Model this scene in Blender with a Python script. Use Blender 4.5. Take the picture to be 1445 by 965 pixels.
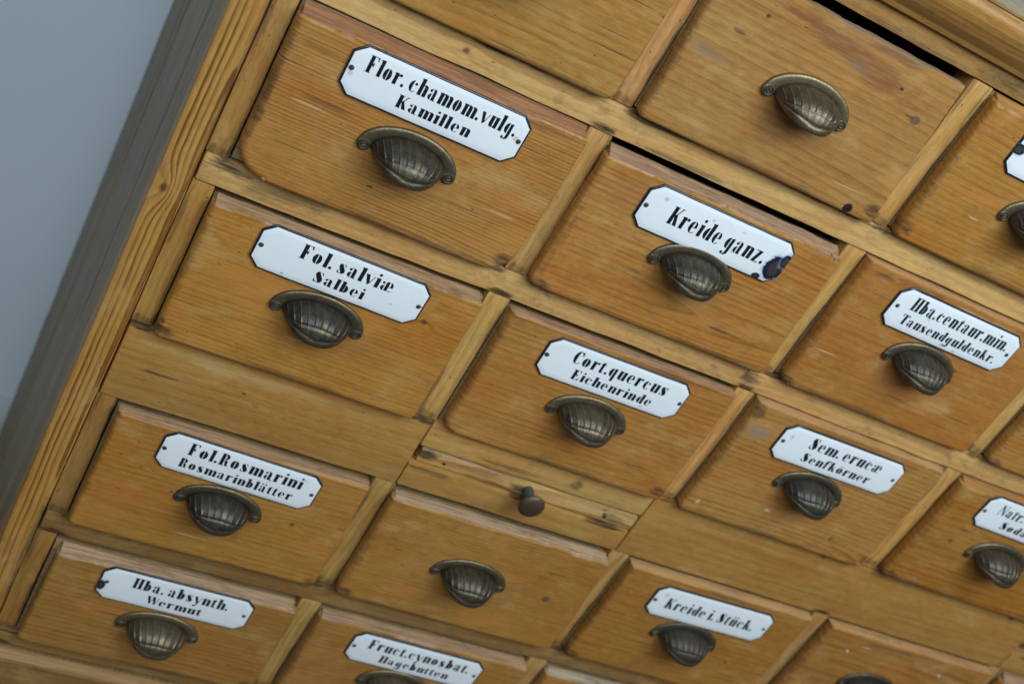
import bpy, bmesh, math, random
from mathutils import Vector, Matrix, noise, geometry

# ------------------------------------------------------------------ scene, camera, light
for o in list(bpy.data.objects):
    bpy.data.objects.remove(o)
scene = bpy.context.scene
COL = scene.collection
PI = math.pi

cam_data = bpy.data.cameras.new("camera")
cam = bpy.data.objects.new("camera", cam_data)
COL.objects.link(cam)
RIGHT = Vector((0.8685400407, -0.1338156678, 0.4772122847))
DOWN = Vector((0.3196221486, -0.5846572042, -0.7456659008))
FWD = Vector((0.3787873807, 0.8001683077, -0.4650277407))
m3 = Matrix((RIGHT, -DOWN, -FWD)).transposed()
cam.matrix_world = Matrix.Translation((0.15503073, -0.70164082, 0.15761827)) @ m3.to_4x4()
cam_data.sensor_width = 36.0
cam_data.lens = 1764.9556 * 36.0 / 1445.0
cam_data.clip_start = 0.01
cam_data.clip_end = 60.0
cam_data.dof.use_dof = True
cam_data.dof.focus_distance = 0.79
cam_data.dof.aperture_fstop = 7.2
scene.camera = cam

scene.view_settings.view_transform = 'Standard'
scene.view_settings.look = 'None'
scene.view_settings.gamma = 1.0
scene.view_settings.use_curve_mapping = False
scene.view_settings.exposure = 0.0

world = bpy.data.worlds.new("World")
scene.world = world
world.use_nodes = True
bg = world.node_tree.nodes["Background"]
bg.inputs[0].default_value = (0.70, 0.84, 1.0, 1)
bg.inputs[1].default_value = 0.15

def area(name, loc, target, sx, sy, power, color):
    L = bpy.data.lights.new(name, 'AREA')
    L.shape = 'RECTANGLE'; L.size = sx; L.size_y = sy
    L.energy = power; L.color = color
    o = bpy.data.objects.new(name, L); COL.objects.link(o)
    o.location = loc
    o.rotation_euler = (Vector(target) - Vector(loc)).to_track_quat('-Z', 'Y').to_euler()
    return o
area("window_light", (1.08, -1.12, 0.98), (0.40, 0.0, -0.12), 1.0, 1.0, 26.5, (0.80, 0.925, 1.0))
area("fill_light", (-0.22, -1.50, 1.10), (0.10, 0.3, -0.15), 1.2, 1.0, 22.0, (0.78, 0.90, 1.0))  # soft fill added at front left to brighten the wall, no known source

# ------------------------------------------------------------------ node helpers
class NT:
    def __init__(s, tree): s.t = tree; s.n = tree.nodes; s.l = tree.links
    def put(s, sock, v):
        if v is None: return
        if isinstance(v, bpy.types.NodeSocket): s.l.new(v, sock)
        else:
            try: sock.default_value = v
            except Exception: sock.default_value = (*v, 1.0)
    def math(s, op, a, b=None, c=None, clamp=False):
        n = s.n.new('ShaderNodeMath'); n.operation = op; n.use_clamp = clamp
        s.put(n.inputs[0], a); s.put(n.inputs[1], b); s.put(n.inputs[2], c)
        return n.outputs[0]
    def vec(s, op, a, b=None):
        n = s.n.new('ShaderNodeVectorMath'); n.operation = op
        s.put(n.inputs[0], a); s.put(n.inputs[1], b)
        return n.outputs['Value'] if op in ('LENGTH', 'DOT_PRODUCT', 'DISTANCE') else n.outputs[0]
    def noise(s, v, scale, detail=2.0, rough=0.5, dist=0.0):
        n = s.n.new('ShaderNodeTexNoise')
        s.put(n.inputs['Vector'], v); s.put(n.inputs['Scale'], scale)
        n.inputs['Detail'].default_value = detail; n.inputs['Roughness'].default_value = rough
        n.inputs['Distortion'].default_value = dist
        return n.outputs['Fac']
    def ramp(s, v, lo, hi, a=0.0, b=1.0, smooth=True):
        n = s.n.new('ShaderNodeMapRange'); n.interpolation_type = 'SMOOTHSTEP' if smooth else 'LINEAR'
        s.put(n.inputs[0], v); s.put(n.inputs[1], lo); s.put(n.inputs[2], hi); s.put(n.inputs[3], a); s.put(n.inputs[4], b)
        return n.outputs[0]
    def mix(s, f, a, b, mode='MIX'):
        n = s.n.new('ShaderNodeMix'); n.data_type = 'RGBA'; n.blend_type = mode
        s.put(n.inputs[0], f)
        for k, v in ((6, a), (7, b)):
            if isinstance(v, tuple) and len(v) == 3: v = (*v, 1.0)
            s.put(n.inputs[k], v)
        return n.outputs[2]
    def sep(s, v):
        n = s.n.new('ShaderNodeSeparateXYZ'); s.put(n.inputs[0], v); return n.outputs
    def comb(s, x, y, z):
        n = s.n.new('ShaderNodeCombineXYZ')
        for k, q in enumerate((x, y, z)): s.put(n.inputs[k], q)
        return n.outputs[0]

def group_nodes(name, ins, outs):
    g = bpy.data.node_groups.new(name, 'ShaderNodeTree')
    for n_, t_ in ins: g.interface.new_socket(n_, in_out='INPUT', socket_type=t_)
    for n_, t_ in outs: g.interface.new_socket(n_, in_out='OUTPUT', socket_type=t_)
    return g, NT(g), g.nodes.new('NodeGroupInput').outputs, g.nodes.new('NodeGroupOutput').inputs

F_, V_, C_ = 'NodeSocketFloat', 'NodeSocketVector', 'NodeSocketColor'
# spot: an uneven elliptical mark in the x-z plane
spot_g, T, gi, go = group_nodes('spot', [('P', V_), ('X', F_), ('Z', F_), ('RX', F_), ('RZ', F_), ('Ragged', F_), ('NScale', F_)], [('Fac', F_)])
x, y, z = T.sep(gi[0])
dx = T.math('DIVIDE', T.math('SUBTRACT', x, gi[1]), gi[3]); dz = T.math('DIVIDE', T.math('SUBTRACT', z, gi[2]), gi[4])
ln = T.math('SQRT', T.math('ADD', T.math('MULTIPLY', dx, dx), T.math('MULTIPLY', dz, dz)))
nz = T.noise(T.vec('MULTIPLY', gi[0], (0.30, 1, 1)), gi[6], 7.0, 0.72)
ln2 = T.math('ADD', ln, T.math('MULTIPLY', T.math('SUBTRACT', nz, 0.5), T.math('MULTIPLY', gi[5], 2.0)))
f0 = T.ramp(ln2, 1.08, T.math('SUBTRACT', 0.80, T.math('MULTIPLY', gi[5], 0.30)))
stk = T.ramp(T.noise(T.vec('MULTIPLY', gi[0], (30.0, 1.0, 420.0)), 1.0, 4.0, 0.6), 0.32, 0.55, 0.35, 1.15)
soak = T.ramp(gi[5], 0.6, 1.2)
T.put(go[0], T.math('MULTIPLY', f0, T.math('ADD', T.math('SUBTRACT', 1.0, soak), T.math('MULTIPLY', soak, stk))))

# wood: P is in board space, grain along X
wood_g, T, gi, go = group_nodes('pine', [('P', V_), ('Z0', F_), ('D0', F_), ('Slope', F_), ('Ring', F_), ('Contrast', F_),
    ('Seed', F_), ('KnotBend', F_), ('Light', C_), ('Dark', C_), ('Grime', F_)], [('Color', C_), ('Height', F_), ('Rough', F_)])
P = T.vec('ADD', gi[0], T.comb(T.math('MULTIPLY', gi[6], 3.17), T.math('MULTIPLY', gi[6], 1.31), T.math('MULTIPLY', gi[6], 2.23)))
x0, y0, z0 = T.sep(gi[0])
warp = T.math('MULTIPLY', T.math('SUBTRACT', T.noise(T.vec('MULTIPLY', P, (4.0, 10.0, 13.0)), 1.0, 2.0, 0.45), 0.5), 0.018)
warp2 = T.math('MULTIPLY', T.math('SUBTRACT', T.noise(T.vec('MULTIPLY', P, (22.0, 50.0, 70.0)), 1.0, 2.0, 0.5), 0.5), 0.0022)
dd = T.math('ADD', T.math('ADD', gi[2], T.math('MULTIPLY', gi[3], x0)), T.math('ADD', y0, T.math('MULTIPLY', warp, 1.6)))
zz = T.math('ADD', T.math('SUBTRACT', z0, gi[1]), warp2)
rad = T.math('SQRT', T.math('ADD', T.math('MULTIPLY', dd, dd), T.math('MULTIPLY', zz, zz)))
rad = T.math('ADD', rad, T.math('ADD', gi[7], T.math('MULTIPLY', warp, 0.35)))
rv = T.math('DIVIDE', rad, gi[4])
rn = T.noise(T.comb(rv, gi[6], 0.0), 0.6, 2.0, 0.5)
rv = T.math('ADD', rv, T.math('MULTIPLY', rn, 1.0))
fr = T.math('FRACT', rv)
late = T.math('MULTIPLY', T.math('POWER', T.ramp(fr, 0.15, 0.90), 1.6), T.ramp(fr, 1.0, 0.91))
ringid = T.math('FLOOR', rv)
wn = T.n.new('ShaderNodeTexWhiteNoise'); wn.noise_dimensions = '1D'; T.put(wn.inputs['W'], ringid)
late = T.math('MULTIPLY', late, T.ramp(wn.outputs[0], 0, 1, 0.55, 1.25, False))
fade = T.ramp(T.noise(T.vec('MULTIPLY', P, (7.0, 20.0, 26.0)), 1.0, 2.0, 0.5), 0.30, 0.60, 0.40, 1.0)
late = T.math('MULTIPLY', T.math('MULTIPLY', late, gi[5]), fade)
fib = T.noise(T.vec('MULTIPLY', P, (110.0, 1100.0, 1100.0)), 1.0, 3.0, 0.65)
fib2 = T.noise(T.vec('MULTIPLY', P, (22.0, 420.0, 420.0)), 1.0, 2.0, 0.5)
big = T.noise(T.vec('MULTIPLY', P, (9.0, 18.0, 22.0)), 1.0, 4.0, 0.6)
mid = T.noise(T.vec('MULTIPLY', P, (55.0, 80.0, 85.0)), 1.0, 6.0, 0.72)
col = T.mix(late, gi[8], gi[9])
col = T.mix(T.ramp(big, 0.35, 0.72, 0.0, 0.55), col, T.mix(1.0, col, (0.96, 0.66, 0.42), 'MULTIPLY'))
col = T.mix(T.ramp(mid, 0.50, 0.78, 0.0, 0.50), col, T.mix(1.0, col, (0.68, 0.60, 0.58), 'MULTIPLY'))
col = T.mix(T.ramp(fib2, 0.30, 0.60, 0.30, 0.0), col, T.mix(1.0, col, (0.62, 0.55, 0.48), 'MULTIPLY'))
col = T.mix(T.ramp(fib, 0.30, 0.68, 0.42, 0.0), col, T.mix(1.0, col, (0.55, 0.48, 0.42), 'MULTIPLY'))
# pale rubbed patches and grey-brown handling dirt
rub = T.noise(T.vec('MULTIPLY', T.vec('ADD', P, (5.0, 1.0, 2.0)), (24.0, 40.0, 46.0)), 1.0, 6.0, 0.72)
col = T.mix(T.ramp(rub, 0.50, 0.74, 0.0, 0.45), col, (0.52, 0.34, 0.125))
gr = T.noise(T.vec('MULTIPLY', T.vec('ADD', P, (1.0, 7.0, 4.0)), (48.0, 70.0, 80.0)), 1.0, 8.0, 0.78)
gm = T.math('MULTIPLY', T.ramp(gr, 0.53, 0.74), gi[10])
col = T.mix(gm, col, (0.105, 0.062, 0.036))
# short dark scratches, pores and pin holes
vo = T.n.new('ShaderNodeTexVoronoi'); T.put(vo.inputs['Vector'], T.vec('MULTIPLY', P, (120.0, 120.0, 330.0))); vo.inputs['Scale'].default_value = 1.0
rnd = T.sep(vo.outputs['Color'])[0]
pit = T.math('MULTIPLY', T.ramp(vo.outputs['Distance'], 0.20, 0.07), T.ramp(rnd, 0.95, 0.97))
vo2 = T.n.new('ShaderNodeTexVoronoi'); T.put(vo2.inputs['Vector'], T.vec('MULTIPLY', P, (14.0, 60.0, 300.0))); vo2.inputs['Scale'].default_value = 1.0
rnd2 = T.sep(vo2.outputs['Color'])[1]
scr = T.math('MULTIPLY', T.ramp(vo2.outputs['Distance'], 0.30, 0.12), T.ramp(rnd2, 0.91, 0.94))
pits = T.math('MAXIMUM', pit, T.math('MULTIPLY', scr, 0.55))
col = T.mix(T.math('MULTIPLY', pits, 0.75), col, (0.075, 0.042, 0.02))
T.put(go[0], col)
hgt = T.math('ADD', T.math('MULTIPLY', fib, 0.10), T.math('ADD', T.math('MULTIPLY', late, 0.22), T.math('MULTIPLY', mid, 0.55)))
T.put(go[1], T.math('SUBTRACT', hgt, T.math('MULTIPLY', pits, 0.9)))
T.put(go[2], T.ramp(T.math('ADD', rub, T.math('MULTIPLY', gm, 0.4)), 0.3, 0.9, 0.40, 0.68, False))

def new_mat(name):
    m = bpy.data.materials.new(name); m.use_nodes = True
    nt = m.node_tree; b = nt.nodes['Principled BSDF']
    return m, NT(nt), b

PINE_L, PINE_D = (0.485, 0.245, 0.068), (0.265, 0.100, 0.022)
RAIL_L, RAIL_D = (0.67, 0.415, 0.200), (0.38, 0.18, 0.06)
KNOT = (0.10, 0.042, 0.018)
def wood(name, seed, axis='x', z0=0.0, d0=0.02, slope=0.1, ring=0.0042, contrast=0.7, light=PINE_L, dark=PINE_D,
         grime=0.45, spots=(), knots=(), rough_off=0.0, raw=False, origin=(0, 0, 0)):
    """spots: (x, z, rx, rz, colour, strength, ragged, noise scale); knots: (x, z, r) in object space"""
    m, T, b = new_mat(name)
    contrast *= 0.72
    light = (light[0], light[1] * 0.985, light[2] * 0.74); dark = (dark[0], dark[1] * 0.985, dark[2] * 0.74)
    tc = T.n.new('ShaderNodeTexCoord').outputs['Object']
    tc = T.vec('ADD', tc, tuple(-q for q in origin))
    p = tc
    if axis == 'z':
        sx, sy, sz = T.sep(tc); p = T.comb(sz, sy, sx)
    elif axis == 'y':
        sx, sy, sz = T.sep(tc); p = T.comb(sy, sz, sx)
    bend = 0.0; kf = None
    px, py, pz = T.sep(p)
    for (kx, kz, kr) in knots:
        ax = T.math('DIVIDE', T.math('SUBTRACT', px, kx), kr * 4.2); az = T.math('DIVIDE', T.math('SUBTRACT', pz, kz), kr * 2.0)
        q = T.math('ADD', T.math('MULTIPLY', ax, ax), T.math('MULTIPLY', az, az))
        e = T.math('MULTIPLY', T.math('EXPONENT', T.math('MULTIPLY', q, -1.0)), kr * 2.2)
        bend = T.math('ADD', bend, e)
    g = T.n.new('ShaderNodeGroup'); g.node_tree = wood_g
    for k, v in enumerate((p, z0, d0, slope, ring, contrast, float(seed), bend, (*light, 1), (*dark, 1), grime)):
        T.put(g.inputs[k], v)
    col, hgt, rough = g.outputs[0], g.outputs[1], g.outputs[2]
    def spot(sx_, sz_, rx, rz, rag, ns):
        s = T.n.new('ShaderNodeGroup'); s.node_tree = spot_g
        for k, v in enumerate((p, sx_, sz_, rx, rz, rag, ns)): T.put(s.inputs[k], v)
        return s.outputs[0]
    for (kx, kz, kr) in knots:
        f1 = spot(kx, kz, kr * 1.25, kr, 0.5, 300.0)
        f2 = spot(kx, kz, kr * 0.75, kr * 0.6, 0.9, 500.0)
        col = T.mix(T.math('MULTIPLY', f1, 0.55), col, KNOT)
        col = T.mix(T.math('MULTIPLY', f2, 0.6), col, (0.045, 0.02, 0.012))
    for (sx_, sz_, rx, rz, c, st, rag, ns) in spots:
        f = spot(sx_, sz_, rx, rz, rag, ns)
        col = T.mix(T.math('MULTIPLY', f, st), col, c)
    if raw:
        at = T.n.new('ShaderNodeAttribute'); at.attribute_name = 'raw'
        nr = T.noise(T.vec('MULTIPLY', T.vec('ADD', p, (seed, 0, seed)), (40.0, 200.0, 200.0)), 1.0, 4.0, 0.6)
        f = T.ramp(T.math('ADD', at.outputs['Fac'], T.math('MULTIPLY', T.math('SUBTRACT', nr, 0.5), 0.9)), 0.42, 0.62)
        st = T.noise(T.vec('MULTIPLY', T.vec('ADD', p, (0, seed, 0)), (20.0, 700.0, 700.0)), 1.0, 4.0, 0.65)
        rc = T.mix(T.ramp(st, 0.34, 0.64), raw[0], raw[1])
        dk = T.noise(T.vec('MULTIPLY', T.vec('ADD', p, (3, seed, 5)), (45.0, 150.0, 150.0)), 1.0, 5.0, 0.7)
        rc = T.mix(T.ramp(dk, 0.56, 0.70, 0.0, 0.75), rc, (0.13, 0.085, 0.06))
        col = T.mix(T.math('MULTIPLY', f, raw[2]), col, rc)
    T.put(b.inputs['Base Color'], col)
    T.put(b.inputs['Roughness'], T.math('ADD', rough, rough_off))
    b.inputs['Specular IOR Level'].default_value = 0.34
    bp = T.n.new('ShaderNodeBump'); bp.inputs['Strength'].default_value = 0.55; bp.inputs['Distance'].default_value = 0.0009
    T.put(bp.inputs['Height'], hgt); T.put(b.inputs['Normal'], bp.outputs[0])
    return m

RAW_PINK = ((0.22, 0.125, 0.070), (0.42, 0.27, 0.155), 0.88)
RAW_GREY = ((0.19, 0.105, 0.060), (0.40, 0.25, 0.155), 0.85)
RAW_RED = ((0.17, 0.060, 0.032), (0.34, 0.155, 0.080), 0.80)
RAW_WARM = ((0.37, 0.20, 0.085), (0.50, 0.32, 0.16), 0.65)
RAW_NONE = ((0.30, 0.15, 0.06), (0.42, 0.24, 0.10), 0.35)

# ------------------------------------------------------------------ other materials
def metal(name, c1, c2, rough, metallic=0.85, green=0.0, scale=140.0):
    m, T, b = new_mat(name)
    tc = T.n.new('ShaderNodeTexCoord').outputs['Object']
    at = T.n.new('ShaderNodeAttribute'); at.attribute_name = 'rubbed'
    n1 = T.noise(tc, scale, 5.0, 0.65); n2 = T.noise(tc, scale * 4, 3.0, 0.6)
    f = T.math('ADD', T.math('MULTIPLY', at.outputs['Fac'], 0.62), T.math('MULTIPLY', T.math('SUBTRACT', n1, 0.42), 0.9), clamp=True)
    oi = T.n.new('ShaderNodeObjectInfo').outputs['Random']
    f = T.math('ADD', f, T.math('MULTIPLY', T.math('SUBTRACT', oi, 0.5), 0.18), clamp=True)
    col = T.mix(f, c1, c2)
    col = T.mix(1.0, col, T.comb(T.ramp(oi, 0, 1, 0.90, 1.10, False), T.ramp(oi, 0, 1, 0.92, 1.08, False), T.ramp(oi, 0, 1, 0.95, 1.05, False)), 'MULTIPLY')
    col = T.mix(T.ramp(n2, 0.55, 0.75, 0.0, 0.5), col, (0.035, 0.030, 0.024))
    if green: col = T.mix(T.ramp(n1, 0.25, 0.6, green, green * 0.4), col, (0.05, 0.13, 0.125))
    T.put(b.inputs['Base Color'], col)
    b.inputs['Metallic'].default_value = metallic
    T.put(b.inputs['Roughness'], T.ramp(n2, 0.3, 0.7, rough - 0.07, rough + 0.12))
    bp = T.n.new('ShaderNodeBump'); bp.inputs['Strength'].default_value = 0.35; bp.inputs['Distance'].default_value = 0.0004
    T.put(bp.inputs['Height'], n2); T.put(b.inputs['Normal'], bp.outputs[0])
    return m
M_BRASS = metal('aged_brass', (0.056, 0.050, 0.044), (0.275, 0.215, 0.115), 0.42, 0.80)
M_BRASS_D = metal('dull_bronze', (0.064, 0.054, 0.043), (0.17, 0.135, 0.080), 0.50, 0.75)
M_SCREW = metal('old_screw', (0.10, 0.085, 0.06), (0.22, 0.18, 0.10), 0.5, 0.8, scale=600)
M_NAIL = metal('nail_head', (0.055, 0.045, 0.035), (0.13, 0.11, 0.085), 0.55, 0.5, scale=700)
M_KNOB = metal('dark_knob', (0.070, 0.048, 0.030), (0.12, 0.085, 0.050), 0.45, 0.5)
M_GREEN = metal('verdigris_stem', (0.07, 0.065, 0.05), (0.10, 0.10, 0.08), 0.6, 0.3, green=0.5)

def enamel(name, seed, spots=()):
    m, T, b = new_mat(name)
    tc = T.n.new('ShaderNodeTexCoord').outputs['Object']
    at = T.n.new('ShaderNodeAttribute'); at.attribute_name = 'edge'
    sp = T.vec('ADD', tc, (seed * 1.7, 0, seed * 0.9))
    n1 = T.noise(sp, 30.0, 3.0, 0.6); n2 = T.noise(sp, 900.0, 2.0, 0.5)
    col = T.mix(T.ramp(n1, 0.4, 0.8, 0.0, 0.4), (0.80, 0.83, 0.85), (0.73, 0.75, 0.75))
    vo = T.n.new('ShaderNodeTexVoronoi'); T.put(vo.inputs['Vector'], sp); vo.inputs['Scale'].default_value = 85.0
    r, g_, bb = T.sep(vo.outputs['Color'])
    speck = T.math('MULTIPLY', T.ramp(vo.outputs['Distance'], T.math('MULTIPLY', g_, 0.11), 0.0), T.ramp(r, 0.80, 0.86))
    col = T.mix(T.math('MULTIPLY', speck, 0.9), col, T.mix(bb, (0.16, 0.11, 0.07), (0.05, 0.05, 0.05)))
    halo = T.math('MULTIPLY', T.ramp(vo.outputs['Distance'], 0.24, 0.03), T.ramp(r, 0.86, 0.93))
    col = T.mix(T.math('MULTIPLY', halo, 0.22), col, (0.50, 0.38, 0.22))
    # chipped, blackened rim
    nn = T.noise(sp, 260.0, 4.0, 0.7)
    ef = T.ramp(T.math('ADD', at.outputs['Fac'], T.math('MULTIPLY', T.math('SUBTRACT', nn, 0.5), 0.35)), 0.42, 0.55)
    col = T.mix(ef, col, (0.012, 0.018, 0.030))
    rust = 0.0
    for (x_, z_, rx, rz, kind) in spots:
        def sg(k, rag, ns):
            s = T.n.new('ShaderNodeGroup'); s.node_tree = spot_g
            for i_, v in enumerate((tc, x_, z_, rx * k, rz * k, rag, ns)): T.put(s.inputs[i_], v)
            return s.outputs[0]
        if kind == 'chip':
            col = T.mix(T.math('MULTIPLY', sg(1.28, 0.5, 130.0), 0.65), col, (0.16, 0.27, 0.42))
            col = T.mix(T.ramp(sg(1.12, 0.5, 190.0), 0.35, 0.6), col, (0.012, 0.018, 0.035))
            f = sg(0.70, 0.55, 260.0)
            col = T.mix(T.math('MULTIPLY', f, 0.55), col, (0.055, 0.026, 0.018)); rust = T.math('MAXIMUM', rust, f)
        else:
            col = T.mix(T.math('MULTIPLY', sg(1.0, 0.8, 300.0), 0.5), col, (0.45, 0.33, 0.18))
    T.put(b.inputs['Base Color'], col)
    T.put(b.inputs['Roughness'], T.math('ADD', T.ramp(n1, 0.3, 0.7, 0.16, 0.26), T.math('MULTIPLY', rust, 0.45)))
    b.inputs['Specular IOR Level'].default_value = 0.5
    bp = T.n.new('ShaderNodeBump'); bp.inputs['Strength'].default_value = 0.25; bp.inputs['Distance'].default_value = 0.0006
    T.put(bp.inputs['Height'], T.math('SUBTRACT', T.noise(sp, 120.0, 2.0, 0.5), T.math('MULTIPLY', T.math('ADD', speck, rust), 0.8)))
    T.put(b.inputs['Normal'], bp.outputs[0])
    return m

m_ink, T, b = new_mat('black_enamel_print')
tc = T.n.new('ShaderNodeTexCoord').outputs['Object']
nn = T.noise(tc, 420.0, 4.0, 0.7)
T.put(b.inputs['Base Color'], T.mix(T.ramp(nn, 0.62, 0.74, 0.0, 0.55), (0.007, 0.012, 0.018), (0.30, 0.33, 0.35)))
b.inputs['Roughness'].default_value = 0.25
M_INK = m_ink

def wall_mat(name, c, bump=0.2):
    m, T, b = new_mat(name)
    tc = T.n.new('ShaderNodeTexCoord').outputs['Object']
    n1 = T.noise(tc, 2.2, 4.0, 0.6); n2 = T.noise(tc, 160.0, 3.0, 0.6)
    T.put(b.inputs['Base Color'], T.mix(T.ramp(n1, 0.3, 0.75), c, tuple(q * 0.92 for q in c)))
    b.inputs['Roughness'].default_value = 0.85
    bp = T.n.new('ShaderNodeBump'); bp.inputs['Strength'].default_value = bump; bp.inputs['Distance'].default_value = 0.001
    T.put(bp.inputs['Height'], n2); T.put(b.inputs['Normal'], bp.outputs[0])
    return m

# ------------------------------------------------------------------ object helpers
def link(o, parent=None, name=None):
    COL.objects.link(o)
    if parent is not None: o.parent = parent
    return o
def mesh_obj(name, bm, mat, parent=None, loc=(0, 0, 0), smooth=True, sharp=35):
    me = bpy.data.meshes.new(name); bm.to_mesh(me); bm.free()
    if mat: me.materials.append(mat)
    if smooth:
        me.polygons.foreach_set('use_smooth', [True] * len(me.polygons))
        me.set_sharp_from_angle(angle=math.radians(sharp))
    o = bpy.data.objects.new(name, me); o.location = loc
    return link(o, parent)
def thing(name, label, cat, loc=(0, 0, 0), group=None, rot=(0, 0, 0)):
    o = bpy.data.objects.new(name, None); COL.objects.link(o)
    o.empty_display_size = 0.02
    o.location = loc; o.rotation_euler = rot
    o['label'] = label; o['category'] = cat
    if group: o['group'] = group
    return o

def board_bm(sx, sy, sz, bevel=0.001, wob=0.0004, seed=0, step=0.012, ox=0.0):
    """a worn board centred on the origin, its long edges slightly uneven"""
    bm = bmesh.new()
    bmesh.ops.create_cube(bm, size=1.0)
    for v in bm.verts: v.co = Vector((v.co.x * sx, v.co.y * sy, v.co.z * sz))
    if bevel:
        bmesh.ops.bevel(bm, geom=list(bm.edges), offset=bevel, segments=2, profile=0.6, affect='EDGES')
    ax = 0 if sx >= sz and sx >= sy else (2 if sz >= sy else 1)
    L = (sx, sy, sz)[ax]
    n = max(1, min(120, int(L / step)))
    nrm = Vector((0, 0, 0)); nrm[ax] = 1
    for k in range(1, n):
        co = Vector((0, 0, 0)); co[ax] = -L / 2 + L * k / n
        bmesh.ops.bisect_plane(bm, geom=list(bm.verts) + list(bm.edges) + list(bm.faces), plane_co=co, plane_no=nrm)
    if wob:
        for v in bm.verts:
            q = v.co * 22.0 + Vector((seed * 7.3, seed * 1.9, seed * 3.1))
            d = noise.noise_vector(q) * wob + noise.noise_vector(q * 4.5) * wob * 0.5
            d[ax] = 0
            v.co += d
    return bm

def board(name, x0, x1, yf, yb, z0, z1, mat, parent, bevel=0.001, wob=0.0004, seed=0, origin=(0, 0, 0)):
    c = ((x0 + x1) / 2 - origin[0], (yf + yb) / 2 - origin[1], (z0 + z1) / 2 - origin[2])
    return mesh_obj(name, board_bm(x1 - x0, yb - yf, z1 - z0, bevel, wob, seed), mat, parent, c)

# ------------------------------------------------------------------ setting: wall, skirting, floor
M_WALL = wall_mat('blue_grey_wall_paint', (0.78, 0.90, 0.97))
bm = bmesh.new(); bmesh.ops.create_grid(bm, x_segments=1, y_segments=1, size=0.5)
wl = mesh_obj('wall', bm, M_WALL, loc=(0.6, 0.52, 0.25), smooth=False)
wl.scale = (6.0, 2.5, 1); wl.rotation_euler = (PI / 2, 0, 0); wl['kind'] = 'structure'
m_floor = wood('floor_boards', 91, light=(0.13, 0.095, 0.06), dark=(0.08, 0.05, 0.03), ring=0.009)
fl_root = None
bm = bmesh.new(); bmesh.ops.create_grid(bm, x_segments=1, y_segments=1, size=0.5)
for v in bm.verts: v.co = Vector((v.co.x * 6, v.co.y * 4, 0))
fl = mesh_obj('floor', bm, m_floor, loc=(0.6, -1.48, -1.0), smooth=False); fl['kind'] = 'structure'
m_skirt = wall_mat('skirting_paint', (0.55, 0.60, 0.60), 0.05)
bm = bmesh.new()
prof = [(0.0, 0.0), (-0.016, 0.0), (-0.016, 0.110), (-0.013, 0.122), (-0.006, 0.134), (0.0, 0.138)]
vs = [[bm.verts.new((X, p[0], p[1])) for p in prof] for X in (-2.4, 3.6)]
for k in range(len(prof) - 1): bm.faces.new((vs[0][k], vs[1][k], vs[1][k + 1], vs[0][k + 1]))
sk = mesh_obj('skirting_board', bm, m_skirt, loc=(0, 0.518, -1.0)); sk['kind'] = 'structure'

# ------------------------------------------------------------------ cabinet
XL = [0.2587, 0.4702, 0.6817, 0.8932, 1.1047]      # left edges of the openings
XR = [0.4526, 0.6643, 0.8762, 1.0877, 1.2992]
ROW = [(0.0521, -0.0625), (-0.0834, -0.1993), (-0.2196, -0.3353), (-0.4006, -0.5185), (-0.5386, -0.650)]
XO, XM = 0.2229, 0.2434
cab = thing('apothecary_cabinet', 'tall old pine apothecary cabinet frame holding rows of small drawers', 'cabinet', (0.78, 0.25, -1.0))
CO = (0.78, 0.25, -1.0)
rnd = random.Random(5)
def cb(name, x0, x1, z0, z1, mat, yf=0.0, yb=0.022, bevel=0.0011, wob=0.0005, seed=None):
    return board(name, x0, x1, yf, yb, z0, z1, mat, cab, bevel, wob, seed if seed is not None else rnd.random() * 50, CO)

def centre(x0, x1, z0, z1): return ((x0 + x1) / 2, (z0 + z1) / 2)
def loc_feats(x0, x1, z0, z1, spots, knots, axis='x'):
    cx, cz = centre(x0, x1, z0, z1)
    def cv(X, Z):
        return (X - cx, Z - cz) if axis == 'x' else (Z - cz, X - cx)
    S = []
    for s in spots:
        a, b_ = cv(s[0], s[1]); rx, rz = (s[2], s[3]) if axis == 'x' else (s[3], s[2])
        S.append((a, b_, rx, rz) + tuple(s[4:]))
    K = [cv(k[0], k[1]) + (k[2],) for k in knots]
    return S, K
DIRT = (0.060, 0.042, 0.026)
def dirt(x, z, rx, rz, st=0.6, c=DIRT): return (x, z, rx, rz, c, st, 1.4, 120.0)

# left corner post with cathedral grain and swirl, then its back moulding strips
X0, X1, Z0, Z1 = XO, XM - 0.0002, -0.98, 0.075
S, K = loc_feats(X0, X1, Z0, Z1, [dirt(0.2425, -0.14, 0.003, 0.08, 0.5), dirt(0.2425, -0.56, 0.003, 0.08, 0.6)], [(0.2300, -0.232, 0.0036)], 'z')
m_post = wood('post_pine', 3, 'z', z0=0.008, d0=0.012, slope=0.022, ring=0.0042, contrast=1.45, light=(0.52, 0.285, 0.095), dark=(0.200, 0.080, 0.020), spots=S, knots=K, grime=0.15)
cb('corner_post', X0, X1, Z0, Z1, m_post, yf=-0.0012, yb=0.03, seed=2)
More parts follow.
